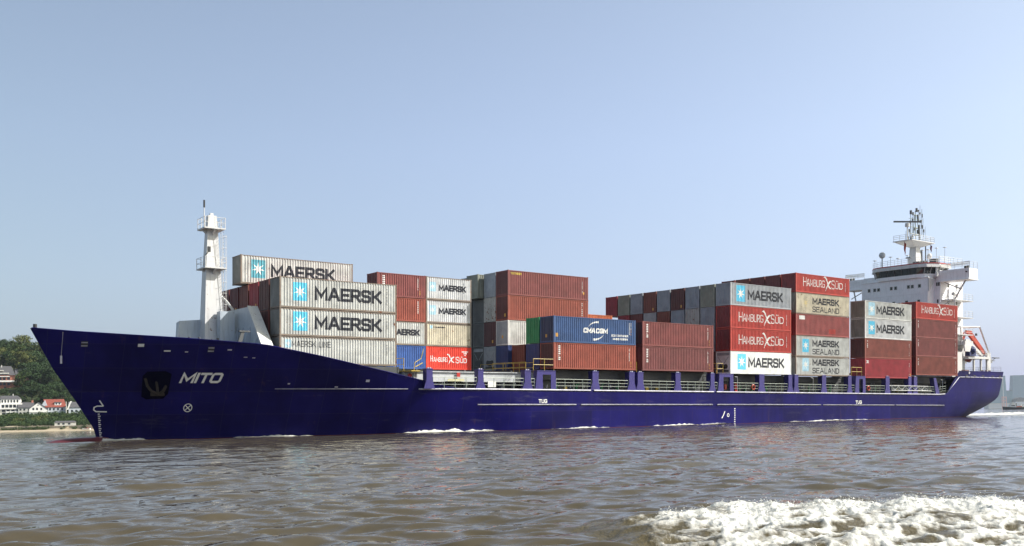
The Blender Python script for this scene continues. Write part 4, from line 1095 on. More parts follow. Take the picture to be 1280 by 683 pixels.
for x, y, z in ((149.6,83.55,18.0),(149.6,83.20,18.0),(149.6,83.4,15.1),(149.6,83.15,12.2)):
    mb = MB(); mb.box(x-.02, x-.003, y-.12, y+.12, z, z+.6); mb.build('window_pane', M_glassd, house)
for x in (152, 154.6):
    for z in (17.9, 15, 12): 
        mb = MB(); mb.box(x, x+.5, 82.96, 82.997, z, z+.65); mb.build('window_pane', M_glassd, house)
# wheelhouse: polygonal front, outward sloping glass, overhanging roof
plan0 = [(147.6,93.4),(147.25,92.4),(147.15,85.9),(147.6,84.75),(149.4,83.6),(152.4,83.4),(152.4,95.4),(149.2,94.8)]
def shell(name, plan, z0, z1, mat, parent, grow0=0, grow1=0, cap=True, smooth=False):
    cx = sum(p[0] for p in plan)/len(plan); cy = sum(p[1] for p in plan)/len(plan)
    def gr(p, g):
        v = Vector((p[0]-cx, p[1]-cy)); return (p[0]+v.x/v.length*g, p[1]+v.y/v.length*g)
    n = len(plan); mb = MB()
    mb.add([(*gr(p, grow0), z0) for p in plan]+[(*gr(p, grow1), z1) for p in plan], [(i,(i+1)%n,n+(i+1)%n,n+i) for i in range(n)]+[tuple(range(n-1,-1,-1)), tuple(range(n,2*n))])
    return mb.build(name, mat, parent)
wh = shell('wheelhouse', plan0, 19.45, 20.05, M_lav, ship, .1, .15)
shell('window_band', plan0, 20.05, 21.15, M_glassd, wh, .0, .28)
shell('roof', plan0, 21.15, 21.75, M_white, wh, .75, .60)
shell('roof_edge', plan0, 21.76, 21.90, M_red, wh, .66, .66)
shell('roof_deck', plan0, 21.905, 21.93, M_hatch, wh, .5, .5)
n = len(plan0); cx0 = sum(p[0] for p in plan0)/n; cy0 = sum(p[1] for p in plan0)/n
for i in range(n):
    a, b = Vector(plan0[i]), Vector(plan0[(i+1) % n]); k = max(1, round((b-a).length/1.25))
    for j in range(k):
        p = a+(b-a)*j/k; d = (p-Vector((cx0, cy0))).normalized()
        q0 = p+d*.03; q1 = p+d*.31; mb = MB(); mb.tube((q0.x,q0.y,20.05), (q1.x,q1.y,21.15), .045, 4); mb.build('window_mullion', M_dgrey if i in (0,1,2) else M_white, wh)
def rail(pts, h, mat, parent, name='railing', rungs=(.4,.75,1.1), r_=.025, step=1.3):
    mb = MB()
    for a, b in zip(pts[:-1], pts[1:]):
        a, b = Vector(a), Vector(b); k = max(1, round((b-a).length/step))
        for q in rungs: mb.tube(a+Vector((0,0,q*h/1.1)), b+Vector((0,0,q*h/1.1)), r_, 5)
        for j in range(k+1):
            p = a+(b-a)*j/k; mb.tube(p, p+Vector((0,0,h)), r_*1.15, 5)
    return mb.build(name, mat, parent)
rail([(148.2,94.6,21.93),(147.4,92.6,21.93),(147.2,86.0,21.93),(148.0,84.3,21.93),(149.6,83.2,21.93),(152.8,82.9,21.93)], 1.0, M_white, ship)
rail([(147.6,87.6,19.45),(147.6,84.1,19.45),(149.5,84.05,19.45)], 1.0, M_white, ship)
mb = MB(); mb.box(149.0,149.4,83.3,83.5,19.4,21.6); mb.box(148.4,149.0,82.9,83.2,19.5,20.2); mb.build('bridge_locker', M_white, ship)
# bridge wings
for s, y0, y1 in ((-1, 83.05, 78.0), (1, 97.35, 101.2)):
    mb = MB(); X0, X1 = 149.6, 152.3
    ya, yb = y0, y1
    lo0, lo1 = 18.75, 18.85
    mb.hexa([(X0,min(ya,yb),lo0),(X1,min(ya,yb),lo0),(X1,max(ya,yb),lo0),(X0,max(ya,yb),lo0)], [(X0-.02,min(ya,yb),20.5),(X1,min(ya,yb),20.5),(X1,max(ya,yb),20.5),(X0-.02,max(ya,yb),20.5)])
    wing = mb.build('bridge_wing', M_lav, ship)
    mb = MB(); mb.box(X0-.25, X1+.15, min(ya,yb)-.05 if s < 0 else ya, max(ya,yb) if s < 0 else yb+.05, 18.62, 18.745); mb.box(X0-.06, X0-.022, min(ya,yb)+1.6*(s < 0), max(ya,yb)-.02, 20.1, 20.22); mb.build('wing_floor', M_lav, wing)
    rail([(X0+.1,ya,20.5),(X0+.1,yb,20.5),(X1-.1,yb,20.5)], 1.1, M_white, wing)
    mb = MB()
    for k in range(8): mb.tube((X0+.1,ya,21.0+.08*k), (X0+.1,yb,21.08+.08*k), .022, 5)
    mb.build('rail_netting', flat('cream_netting', (.70,.68,.60)), wing)
    mb = MB(); yo_ = y1-s*.9; mb.box(X0+.4,X0+.7,yo_-.2,yo_+.2,20.5,20.95); mb.box(X0+1.2,X0+1.5,yo_-.1,yo_+.1,20.5,21.1); mb.tube((X0-.1,yo_+s*.5,19.9),(X0-.3,yo_+s*.5,19.9),.12,8); mb.build('wing_equipment', M_dark, wing)
    mb = MB(); yw = 82.9 if s < 0 else 97.5
    mb.tube((150.6, yw+s*1.9, 15.6), (150.6, y1-s*1.1, 18.7), .13, 8); mb.tube((150.6, yw+s*.1, 18.6), (150.6, yw+s*3.1, 17.2), .09, 8); mb.tube((150.6, yw+s*.1, 14.8), (150.6, yw+s*2.0, 15.65), .10, 8)
    mb.tube((150.6, yw+s*1.9, 6), (150.6, yw+s*1.9, 15.6), .12, 8); mb.build('wing_brace', M_white, wing)
# side platforms and stairs under the port wing
for z in (15.5, 12.6, 9.7):
    mb = MB(); mb.box(150.0, 156.5, 80.9, 82.98, z, z+.12); pf = mb.build('side_platform', M_white, ship)
    rail([(150.05,82.9,z+.12),(150.05,80.95,z+.12),(156.4,80.95,z+.12)], 1.05, M_white, pf)
mb = MB(); mb.path([(152.0,81.4,15.6),(153.6,81.4,18.6)], .07, 5); mb.path([(152.0,82.0,15.6),(153.6,82.0,18.6)], .07, 5)
for i in range(10): mb.box(152.0+.16*i, 152.22+.16*i, 81.4, 82.0, 15.75+.3*i, 15.79+.3*i)
mb.build('outside_stairs', M_white, ship)
mb = MB(); mb.tube((151.2,81.6,16.6),(151.8,81.6,16.6),.30,12); mb.tube((150.9,82.3,17.4),(150.9,82.3,15.7),.12,8); mb.build('searchlight', M_white, ship)
# radar mast
rx = 153.0
mb = MB(); taper(mb, rx, YC, 21.9, 26.3, .95, .75, .60, .55)
mb.hexa([(rx-1.0,YC-.7,25.6),(rx+.9,YC-.7,25.6),(rx+.9,YC+.7,25.6),(rx-1.0,YC+.7,25.6)], [(rx-3.9,YC-1.7,26.35),(rx+3.3,YC-1.7,26.35),(rx+3.3,YC+1.7,26.35),(rx-3.9,YC+1.7,26.35)])
mb.box(rx-4.0, rx+3.4, YC-1.8, YC+1.8, 26.36, 26.5)
rm = mb.build('radar_mast', M_white, ship)
rail([(rx-3.9,YC+1.7,26.5),(rx-3.9,YC-1.7,26.5),(rx+3.3,YC-1.7,26.5),(rx+3.3,YC+1.7,26.5)], .95, M_white, rm, r_=.03)
mb = MB()
legs = [(rx-.55,YC-.45),(rx+.75,YC-.45),(rx+.1,YC+.5)]
for x, y in legs: mb.tube((x,y,26.5),(rx+.15+(x-rx)*.35,y*.35+YC*.65,31.4),.075,6)
for z in (27.8, 29.0, 30.2, 31.3):
    k = 1-.13*(z-26.5); P = [(rx+.1+(x-rx)*k, YC+(y-YC)*k, z) for x, y in legs]; mb.path(P+P[:1], .05, 5)
for z, w_ in ((28.0,2.3),(29.2,1.9),(30.6,2.4),(31.4,1.6)):
    mb.tube((rx-w_*.8,YC,z),(rx+w_,YC,z),.05,5)
for x, z0, z1, r_ in ((rx-1.7,26.5,31.6,.05),(rx+1.9,27.9,32.6,.045),(rx+2.3,26.5,31.0,.03),(rx+1.3,29.2,33.2,.03),(rx-1.2,28.0,30.9,.05),(rx+3.0,26.5,29.6,.03),(rx-2.6,26.5,28.6,.035),(rx-3.2,26.5,28.2,.03)):
    mb.tube((x,YC-.2,z0),(x,YC-.2,z1),r_,5)
mb.tube((rx+.1,YC,31.3),(rx+.1,YC,32.1),.06,6)
mb.build('lattice_top', M_rail, rm)
mb = MB()
for k, (x, z) in enumerate([(rx-1.2,27.4),(rx-.6,28.6),(rx-1.9,29.6),(rx+.9,28.2),(rx+1.6,30.2),(rx-1.0,31.2),(rx+1.2,31.6),(rx+2.4,28.6),(rx-2.2,28.1),(rx+.7,32.0)]):
    mb.box(x-.10, x+.10, YC-.35, YC-.15, z, z+.32+.1*(k % 3)); mb.tube((x,YC-.25,z-.9),(x,YC-.25,z),.028,4); mb.tube((x-.35,YC-.25,z-.1),(x+.35,YC-.25,z-.1),.025,4)
tag(mb.build('antenna_cluster', M_dgrey, rm), None)
mb = MB()
for x, z, r_ in ((rx+.1,32.2,.24),(rx-1.7,31.6,.26),(rx-1.2,30.2,.16),(rx+1.9,29.4,.16),(rx+1.9,31.4,.14),(rx-1.7,27.0,.2),(rx+.6,28.4,.3),(rx-2.6,26.9,.17)):
    mb = MB(); mb.tube((x,YC-.25,z-.3),(x,YC-.25,z+.35),r_*.8,8); mb.build('mast_light', M_dgrey, rm)
mb = MB()
mb.tube((rx+.75,YC-.45,27.0),(rx+.55,YC-.4,29.6),.17,6); mb.tube((rx+.35,YC-.45,30.0),(rx+.25,YC-.4,31.4),.14,6)
mb.build('cable_duct', M_dgrey, rm)
mb = MB(); mb.tube((rx-3.1,YC-.4,26.5),(rx-3.1,YC-.4,29.3),.10,6); mb.tube((rx-3.1,YC-.4,28.9),(rx-3.1,YC-.4,29.5),.38,10); mb.build('radar_pedestal', M_white, rm)
mb = MB(); mb.box(-2.4,2.4,-.12,.12,-.10,.16); me = mb.mesh('radar_scanner'); me.materials.append(M_dgrey); o = link('radar_scanner', me, rm); o.matrix_local = Matrix.Translation((rx-3.1,YC-.4,29.75)) @ Matrix.Rotation(radians(-35), 4, 'Z')
mb = MB(); mb.tube((rx+1.1,YC-.6,22),(rx+1.1,YC-.6,25.2),.24,8,.17); mb.tube((rx+1.9,YC-.9,21.9),(rx+1.9,YC-.9,25.9),.1,6); mb.box(rx+.6,rx+1.7,YC-1.4,YC-.2,22,23.2); mb.build('exhaust_pipe', M_dgrey, rm)
mb = MB(); mb.ball((rx+1.9,YC-1.6,24.0), .42, 12, 8, 1.3); mb.tube((rx+1.9,YC-1.6,21.9),(rx+1.9,YC-1.6,23.5),.08,6); mb.build('satellite_dome', M_white, ship, smooth=True)
# bridge roof gear
mb = MB(); mb.ball((148.6,93.1,24.25), .55, 14, 9, 1.05); mb.tube((148.6,93.1,21.9),(148.6,93.1,23.8),.11,8); mb.build('satellite_dome', flat('grey_dome', (.50,.52,.54)), ship, smooth=True)
mb = MB()
for x, y, z1 in ((148.3,91.3,23.7),(148.3,89.9,23.3),(148.4,88.2,23.6),(148.3,86.7,23.4),(148.6,85.6,24.2),(149.2,84.9,24.3),(148.4,94.4,23.4),(150.6,84.2,24.6),(152.2,83.6,24.8)):
    mb.tube((x,y,21.9),(x,y,z1),.035,5); mb.box(x-.22,x+.22,y-.22,y+.22,z1-.05,z1+.05)
mb.build('roof_antennas', M_white, ship)
mb = MB(); mb.box(148.2,148.7,87.6,88.4,23.1,23.3); mb.tube((148.4,88,21.9),(148.4,88,23.2),.07,6); mb.box(150.9,151.6,84.4,85.6,22.0,22.9); mb.box(148.2,148.6,86.0,87.1,21.95,22.35); mb.build('roof_gear', M_dgrey, ship)
rail([(150.0,83.3,22.0),(156.8,83.0,22.0)], 1.1, M_white, ship, r_=.03)
# flags
def flag(x, y, z, w_, h_, mat, lb):
    nx, nz = 7, 10; V = []; 
    for j in range(nz):
        for i in range(nx):
            u = i/(nx-1); v = j/(nz-1); V.append((u*w_*.35+.04*sin(v*7), .12*sin(u*6+v*3), -v*h_-u*h_*.25))
    F = [(j*nx+i, j*nx+i+1, (j+1)*nx+i+1, (j+1)*nx+i) for j in range(nz-1) for i in range(nx-1)]
    me = bpy.data.meshes.new('flag'); me.from_pydata(V, [], F); me.materials.append(mat); me.polygons.foreach_set('use_smooth', [True]*len(F))
    o = link('flag', me); so_ = o.modifiers.new('thick', 'SOLIDIFY'); so_.thickness = .02; o.matrix_world = ship_at(x, y, z); tag(o, lb, 'flag', 'signal flags'); 
flag(149.2, 89.2, 26.3, 1.0, 1.9, flat('dull_red_flag', (.30,.03,.02), .8), 'dark red and brown flag hanging above the wheelhouse roof')
flag(rx+2.7, YC-1.4, 26.2, .8, 1.1, flat('dark_flag', (.10,.03,.05), .8), 'small dark flag hanging right of the radar mast')

# ------------------------------------------------------------------ stern: deckhouse, lifeboat and davit
mb = MB(); mb.box(153.0, 156.8, 82.5, 97, 2.5, 9.0); mb.box(150.2,153.4,81.2,84,2.5,6.8); mb.build('stern_house', M_white, ship)
mb = MB(); mb.box(155.5, 162.8, 81.2, 86.4, 5.75, 6.15); dp = mb.build('boat_deck', M_white, ship)
rail([(155.6,81.25,6.15),(162.7,81.25,6.15)], 1.0, M_white, dp)
mb = MB()
for x in (157.9, 160.3, 162.4): mb.box(x-.13, x+.13, 81.4, 81.7, 2.5, 5.75)
mb.build('deck_post', M_white, dp)
mb = MB(); mb.box(154.0, 156.6, 81.0, 83.5, 8.0, 8.7); mb.prism([(153.6,8.0),(156.0,8.0),(155.4,6.9),(153.8,6.9)], 'y', 80.9, 81.1); mb.build('winch_house', M_white, ship)
mb = MB(); mb.ball((156.6,81.3,7.2), .75, 10, 7); mb.box(155.5,157.6,81.0,81.8,6.2,6.9); mb.build('winch', flat('blue_winch', (.02,.03,.12)), ship)
# A-frame
mb = MB()
for y in (81.6, 86.2):
    mb.path([(154.0,y,8.0),(153.6,y,11.1),(160.0,y,11.35)], .13, 6)
    mb.path([(160.0,y,11.35),(163.0,y,7.2),(164.2,y,5.2)], .15, 6)
    mb.hexa([(162.9,y-.2,2.5),(163.5,y-.2,2.5),(163.5,y+.2,2.5),(162.9,y+.2,2.5)], [(162.2,y-.2,6.9),(163.4,y-.2,6.9),(163.4,y+.2,6.9),(162.2,y+.2,6.9)])
mb.tube((153.6,81.6,11.1),(153.6,86.2,11.1),.12,6); mb.tube((160,81.6,11.35),(160,86.2,11.35),.12,6)
mb.build('lifeboat_davit', M_white, ship)
mb = MB(); mb.hexa([(156.9,82.0,9.0),(157.5,82.0,8.3),(157.5,82.5,8.3),(156.9,82.5,9.0)], [(162.5,82.0,6.5),(162.2,82.0,6.0),(162.2,82.5,6.0),(162.5,82.5,6.5)])
mb.hexa([(156.2,82.0,8.6),(157.6,82.0,8.6),(157.6,82.5,8.6),(156.2,82.5,8.6)], [(156.2,82.0,9.1),(157.4,82.0,9.1),(157.4,82.5,9.1),(156.2,82.5,9.1)])
mb.build('launch_ramp', M_white, ship)
mb = MB(); mb.path([(163.4,81.8,5.0),(164.6,81.8,5.6),(166.2,81.8,6.1)], .06, 6); mb.box(165.0,167.0,81.6,82.0,6.0,6.15); mb.box(164.4,165.4,81.6,82.0,5.5,5.6); mb.tube((159.2,81.8,9.8),(159.2,81.8,10.2),.2,8); mb.build('stern_light_arm', M_dgrey, ship)
# lifeboat: enclosed free fall boat on a sloping ramp, nose down aft
lb_M = ship_at(159.0, 84.1, 7.5) @ Matrix.Rotation(radians(38), 4, 'Y')
lbt = root('lifeboat', lb_M, 'orange red enclosed lifeboat tilted nose down on the stern ramp', 'lifeboat')
secs = [(-3.0,.75,.55,.35),(-2.7,1.15,.95,.75),(-1.5,1.3,1.1,1.15),(0,1.3,1.1,1.2),(1.4,1.2,1.05,.95),(2.5,.8,.8,.7),(3.2,.3,.4,.35),(3.5,.05,.1,.1)]
mb = MB(); N = 14; vs = []
for x, w_, dn, upp in secs:
    for k in range(N):
        a = 2*pi*k/N; vs.append((x, w_*cos(a), (upp if sin(a) > 0 else dn)*sin(a)))
mb.add(vs, [(a*N+k, a*N+(k+1) % N, (a+1)*N+(k+1) % N, (a+1)*N+k) for a in range(len(secs)-1) for k in range(N)] + [tuple(range(N))])
mb.build('boat_hull', M_orange, lbt, smooth=True)
mb = MB(); mb.box(-2.9,-1.5,-.62,.62,.8,1.75); mb.build('conning_cabin', M_orange, lbt)
mb = MB(); mb.box(-1.50,-1.47,-.5,.5,1.25,1.6); mb.box(-2.6,-1.8,-.64,-.62,1.25,1.6); mb.build('cabin_window', M_glassd, lbt)
mb = MB(); mb.box(-2.5, 2.6, -1.32, -1.22, -.08, .06); mb.box(-2.5, 2.6, 1.22, 1.32, -.08, .06); mb.build('fender_strip', M_white, lbt)
# orange cradle beam seen above the boat
mb = MB(); mb.hexa([(156.0,81.9,10.2),(157.8,81.9,9.9),(157.8,82.3,9.9),(156.0,82.3,10.2)], [(156.4,81.9,10.7),(158.0,81.9,10.6),(158.0,82.3,10.6),(156.4,82.3,10.7)])
mb.hexa([(157.2,81.9,9.8),(162.4,81.9,6.4),(162.4,82.3,6.4),(157.2,82.3,9.8)], [(158.0,81.9,10.4),(162.9,81.9,6.9),(162.9,82.3,6.9),(158.0,82.3,10.4)]); mb.build('release_beam', M_orange, ship)
# stern bulwark details
mb = MB()
for x in (148.4, 151.2, 154.6, 158.6, 162.0): mb.box(x, x+.75, pY(x+.4, 2.8, .05), pY(x+.4, 2.8, -.05), 2.62, 2.80)
mb.build('mooring_slot', M_dark, ship)
mb = MB(); mb.tube((149.6,pY(149.6,3.1,.06),3.15),(149.6,pY(149.6,3.1,.0),3.15),.22,10); mb.build('roller_fairlead', M_strake, ship)
mb = MB()
for x in (159, 160.2, 161.4): mb.tube((x,80.6,2.5),(x,80.6,3.75),.22,8)
mb.box(152,153.4,80.0,80.6,2.5,3.7); mb.build('mooring_bitts', flat('brown_gear', (.15,.06,.04)), ship)
rail([(163.4,79.6,3.45),(163.4,99.4,3.45)], .9, M_strake, ship)
#BG
# ------------------------------------------------------------------ river banks (lateral, distance, height) seen from the river
def lat_at(px, dep): return (px-640)*dep/FPX
def terr(lat, dep):
    """height of the left bank; lat is negative to the left"""
    k = float(np.interp(lat, [-420, -180, 0, 200], [1.0, 1.0, .80, .45]))
    d = dep - 8*float(np.interp(lat, [-500, -260, 0], [0, 0, 6]))
    z = float(np.interp(d, [500,520,527,531,536,566,580,606,640,700,740,820,1000], [-1.5,.05,.7,1.2,3.0,5.6,10.3,13.0,28,46,52,55,56]))
    k *= float(np.interp(lat, [-600, -400, -372], [1.17, 1.17, 1.0])) if dep > 690 else 1
    return z*(k if z > 3 else 1)
def build_bank():
    lats = np.concatenate([np.linspace(-900, -340, 20), np.linspace(-335, -200, 55), np.linspace(-190, 260, 40)]); deps = np.concatenate([np.linspace(505, 640, 70), np.linspace(645, 1000, 40)])
    V = []
    for d in deps:
        for l in lats:
            z = terr(l, d); z += (fbm(np.array(l*.03), np.array(d*.05), 4)-.5)*min(5, max(0, z*.25)); V.append(tuple(bgp(l, d, float(z))))
    n = len(lats); i = np.arange(len(deps)-1)[:, None]*n; j = np.arange(n-1)[None, :]
    F = np.stack([i+j, i+j+1, i+n+j+1, i+n+j], -1).reshape(-1, 4)
    mt, nt, b = new_mat('river_bank_ground')
    g = nt.nodes.new('ShaderNodeNewGeometry'); sx = nt.nodes.new('ShaderNodeSeparateXYZ'); nt.links.new(g.outputs['Position'], sx.inputs[0])
    v = coords(nt, rand=False); n1 = noise(nt, v, .05, 6); n2 = noise(nt, v, .35, 5)
    grass = mixc(nt, ramp(nt, n1, .4, .6), (.035,.055,.014), (.060,.075,.022)); grass = mixc(nt, ramp(nt, n2, .4, .7), grass, (.030,.042,.012))
    sand = mixc(nt, ramp(nt, n2, .3, .7), (.30,.25,.17), (.40,.34,.25))
    hz = ramp(nt, sx.outputs[2], 0, 1); q = nt.nodes.new('ShaderNodeMath'); q.operation = 'GREATER_THAN'; q.inputs[1].default_value = 3.6; nt.links.new(sx.outputs[2], q.inputs[0])
    nt.links.new(mixc(nt, q.outputs[0], sand, grass), b.inputs['Base Color']); b.inputs['Roughness'].default_value = .95
    tag(mesh_np('hill', np.array(V), F, mt), 'wooded river bank rising behind a strip of sand', None, None, 'structure')
build_bank()
BF = Matrix(((right_h.x, fwd_h.x, 0, 0), (right_h.y, fwd_h.y, 0, 0), (0, 0, 1, 0), (0, 0, 0, 1)))     # x lateral, y away, z up
def bank_M(lat, dep, z=None, rz=0, s=1): return BF @ Matrix.Translation((lat, dep, terr(lat, dep) if z is None else z)) @ Matrix.Rotation(rz, 4, 'Z') @ Matrix.Scale(s, 4)

# quay wall along the beach path
mb = MB()
for a, b in ((-330,-288),(-286,-262),(-258,-150)):
    mb.box(a, b, 532, 532.5, 1.0, 3.05)
me = mb.mesh('retaining_wall'); me.materials.append(paint('pale_stone', (.42,.36,.28), .1, .3, .8, .2)); o = link('retaining_wall', me); o.matrix_world = BF; tag(o, 'pale stone retaining wall along the beach path', 'wall')

# trees ---------------------------------------------------------------
def leaf_mat(name, a, b2, c):
    mt, nt, b = new_mat(name)
    v = coords(nt); n1 = noise(nt, v, .35, 3); n2 = noise(nt, v, 1.8, 4)
    col = mixc(nt, ramp(nt, n1, .38, .62), a, b2); col = mixc(nt, ramp(nt, n2, .45, .75), col, c)
    nt.links.new(col, b.inputs['Base Color']); b.inputs['Roughness'].default_value = .75; b.inputs['Specular IOR Level'].default_value = .25
    return mt
LM = [leaf_mat('dark_green_leaves', (.018,.040,.014), (.030,.060,.020), (.045,.080,.026)),
      leaf_mat('yellow_green_leaves', (.055,.075,.018), (.095,.110,.030), (.13,.135,.045)),
      leaf_mat('mid_green_leaves', (.028,.052,.014), (.048,.080,.022), (.070,.105,.030))]
M_bark = flat('bark', (.07,.055,.04), .9, var=.3)
def crown_mesh(seed, shape, mat, nleaf=1700, leaf=.85):
    r_ = random.Random(seed); mb = MB(); blobs = []
    for k in range(15):
        a = r_.random()*2*pi; h = r_.random(); rr = (.25+.75*math.sqrt(max(0, 1-(2*h-.9)**2)))*shape[0]*(.35+.6*r_.random())
        blobs.append((rr*cos(a), rr*sin(a), shape[2]+h*shape[1], shape[0]*(.26+.24*r_.random())))
    for k in range(nleaf):
        bx, by, bz, br = r_.choice(blobs)
        d = Vector((r_.gauss(0,1), r_.gauss(0,1), r_.gauss(0,1))).normalized(); p = Vector((bx,by,bz)) + Vector((d.x, d.y, d.z*.8))*br*(.65+.42*r_.random())
        nrm = (d + Vector((r_.gauss(0,.5), r_.gauss(0,.5), r_.gauss(0,.5)+.3))).normalized(); a = nrm.orthogonal().normalized(); b = nrm.cross(a)
        t = r_.random()*pi; a, b = a*cos(t)+b*sin(t), b*cos(t)-a*sin(t); s = leaf*(.5+.7*r_.random())
        mb.add([p-a*s*.5, p-b*s*.35+nrm*s*.1, p+a*s*.5, p+b*s*.35+nrm*s*.1], [(0,1,2,3)])
    me = mb.mesh('crown', fix=False); me.materials.append(mat); return me
def trunk_mesh(seed, h, r):
    r_ = random.Random(seed); mb = MB(); mb.tube((0,0,-1), (0,0,h*.55), r, 7, r*.6)
    for k in range(5):
        a = r_.random()*2*pi; z = h*(.25+.3*r_.random()); mb.tube((0,0,z), (cos(a)*h*.28, sin(a)*h*.28, z+h*.3), r*.42, 5, r*.12)
    me = mb.mesh('trunk'); me.materials.append(M_bark); return me
TV = []
for sd, sh, mi in ((1,(5.2,8.5,4.0),0),(2,(6.2,7.5,3.6),0),(3,(5.6,8.0,4.0),1),(4,(4.6,9.5,3.6),2),(5,(6.0,7.0,3.2),2),(6,(4.4,7.5,3.2),1)):
    TV.append((crown_mesh(sd, sh, LM[mi]), trunk_mesh(sd, sh[1]+sh[2], .38)))
BV = [crown_mesh(20+k, (2.6,2.2,.2), LM[(2,0,1)[k]], 520, .55) for k in range(3)]
_seen = {}
def tree(lat, dep, v, s, label):
    t = root('broadleaf_tree', bank_M(lat, dep, None, random.random()*6, s), label, 'tree', 'trees on the river bank')
    link('crown', TV[v][0], t); link('trunk', TV[v][1], t)
def bush(lat, dep, v, s, label, z=None):
    o = link('bush', BV[v]); o.matrix_world = bank_M(lat, dep, z, random.random()*6, s); tag(o, label, 'bush', 'bushes between the houses and the beach')
rt = random.Random(21)
tone = ['dark green','dark green','yellow green','mid green','mid green','yellow green']
# back rows first: (distance, px step, px range)
cnt = 0
def treerow(dep, p0, p1, step, vs, s0, s1, where):
    px = p0
    while px < p1:
        d = dep + rt.uniform(-6, 6); l = lat_at(px, d); v = rt.choice(vs); s = rt.uniform(s0, s1)
        tree(l, d, v, s, '%s broadleaf tree %s' % (tone[v], where)); px += step*rt.uniform(.8, 1.2)
treerow(742, -50, 40, 8, (3,5,5), .9, 1.1, 'on the smooth hilltop at the left edge of the photo')
treerow(724, -46, 70, 8, (0,1), 1.15, 1.4, 'high on the hill in the row above the brick house')
treerow(708, 20, 140, 9, (2,2,1,4), 1.5, 1.85, 'in the tall clump left of the ship\'s stem')
treerow(692, -40, 150, 9, (0,1,2), 1.2, 1.5, 'halfway up the slope beside the brick house')
treerow(675, 34, 160, 9, (0,1,2,1), 1.2, 1.5, 'on the slope to the right of the brick house')
treerow(658, 32, 165, 9, (0,1), 1.15, 1.4, 'in the dark wood just above the small houses')
treerow(642, 30, 165, 9, (0,0,1,4), 1.0, 1.25, 'lowest in the dark wood behind the red roof')
treerow(622, -30, 40, 12, (0,), .55, .7, 'below the brick house terrace behind the white villa')
treerow(622, 30, 165, 10, (0,1), .9, 1.1, 'on the lower slope behind the small houses')
treerow(610, 52, 165, 13, (0,1), .7, .9, 'directly behind the roofs by the ship\'s stem')
def bushrow(dep, p0, p1, step, vs, s0, s1, where):
    px = p0; 
    while px < p1:
        d = dep + rt.uniform(-3, 3); v = rt.choice(vs)
        bush(lat_at(px, d), d, v, rt.uniform(s0, s1), '%s bush %s' % (('mid green','dark green','yellow green')[v], where)); px += step*rt.uniform(.75, 1.2)
bushrow(574, -30, 150, 6.5, (0,0,1), 1.0, 1.6, 'in the hedge right below the houses')
bushrow(562, -30, 150, 6.5, (0,1,2), 1.1, 1.7, 'in the middle of the green belt above the beach')
bushrow(550, -30, 150, 6.5, (0,1,0), .9, 1.5, 'in the front row of the green belt above the beach')
bushrow(540, -30, 150, 7.5, (0,1), .8, 1.25, 'just behind the pale retaining wall')
for px in (4, 9, 15, 20, 27, 33, 39, 45, 51, 56, 78, 92, 104): bush(lat_at(px, 530.5), 530.5, rt.choice((0,1)), rt.uniform(.55, .8), 'low bush standing in front of the pale retaining wall', 1.0)

# houses --------------------------------------------------------------
M_wall_w = paint('white_render', (.78,.77,.74), .0, .12, .8, .05); M_brick = paint('red_brick', (.42,.17,.12), .0, .2, .85, .15); M_wall_b = paint('pale_render', (.50,.50,.46), .0, .2, .8, .1)
M_rgrey = paint('grey_slate', (.075,.075,.085), .0, .2, .7, .15); M_rred = paint('red_tiles', (.22,.052,.036), .0, .2, .8, .15); M_wall_g = paint('light_grey_render', (.46,.50,.55), .0, .15, .8, .08)
def gable_roof(mb, x0, x1, y0, y1, z0, z1, axis='x', ov=.4):
    if axis == 'x':
        ym = (y0+y1)/2; mb.prism([(y0-ov, z0-.15), (y1+ov, z0-.15), (ym, z1)], 'x', x0-ov, x1+ov)
    else:
        xm = (x0+x1)/2; mb.prism([(x0-ov, z0-.15), (x1+ov, z0-.15), (xm, z1)], 'y', y0-ov, y1+ov)
def wins_on(parent, xs, zs, w_, h_, y, mat=None, name='window'):
    for x in xs:
        for z in zs:
            mb = MB(); mb.box(x-w_/2, x+w_/2, y-.06, y-.003, z, z+h_); mb.build(name, mat or M_glassd, parent)
def house(lat, dep, z, label, name='house', rz=.42):
    return root(name, bank_M(lat, dep, z, rz), label, 'house')
# white villa with grey roof, left edge
h = house(lat_at(9, 588), 588, 10.0, 'large white villa with dark grey roof and balconies at the left edge')
mb = MB(); mb.box(-9.5, 8.3, 0, 10, 0, 8.4); mb.box(-9.5, -4.2, -1.8, 0, 0, 7.6); mb.build('wall', M_wall_w, h)
mb = MB(); mb.box(-4.0, 7.2, .5, 9.5, 8.4, 11.2); mb.build('attic_wall', M_wall_w, h)
mb = MB(); mb.hexa([(-10,-.4,8.3),(-4.2,-.4,8.3),(-4.2,10.4,8.3),(-10,10.4,8.3)], [(-9,3,12.0),(-4.2,3,12.0),(-4.2,7,12.0),(-9,7,12.0)]); mb.hexa([(-4.3,.2,11.2),(7.6,.2,11.2),(7.6,9.8,11.2),(-4.3,9.8,11.2)], [(-4.3,3.4,13.4),(5.4,3.4,13.4),(5.4,6.6,13.4),(-4.3,6.6,13.4)]); mb.build('roof', M_rgrey, h)
wins_on(h, [-3.0,-1.3,.4,2.1,3.8,5.6], [8.9], .85, 1.7, .5); wins_on(h, [-2.6,-.4,1.8,4.0,6.2], [5.6], 1.7, 1.9, 0); wins_on(h, [-2.2,.4,3.0,6.0], [1.0,3.0], 1.8, 1.3, 0); wins_on(h, [-8.2,-6.2], [1.2,4.6], 1.0, 1.6, -1.8)
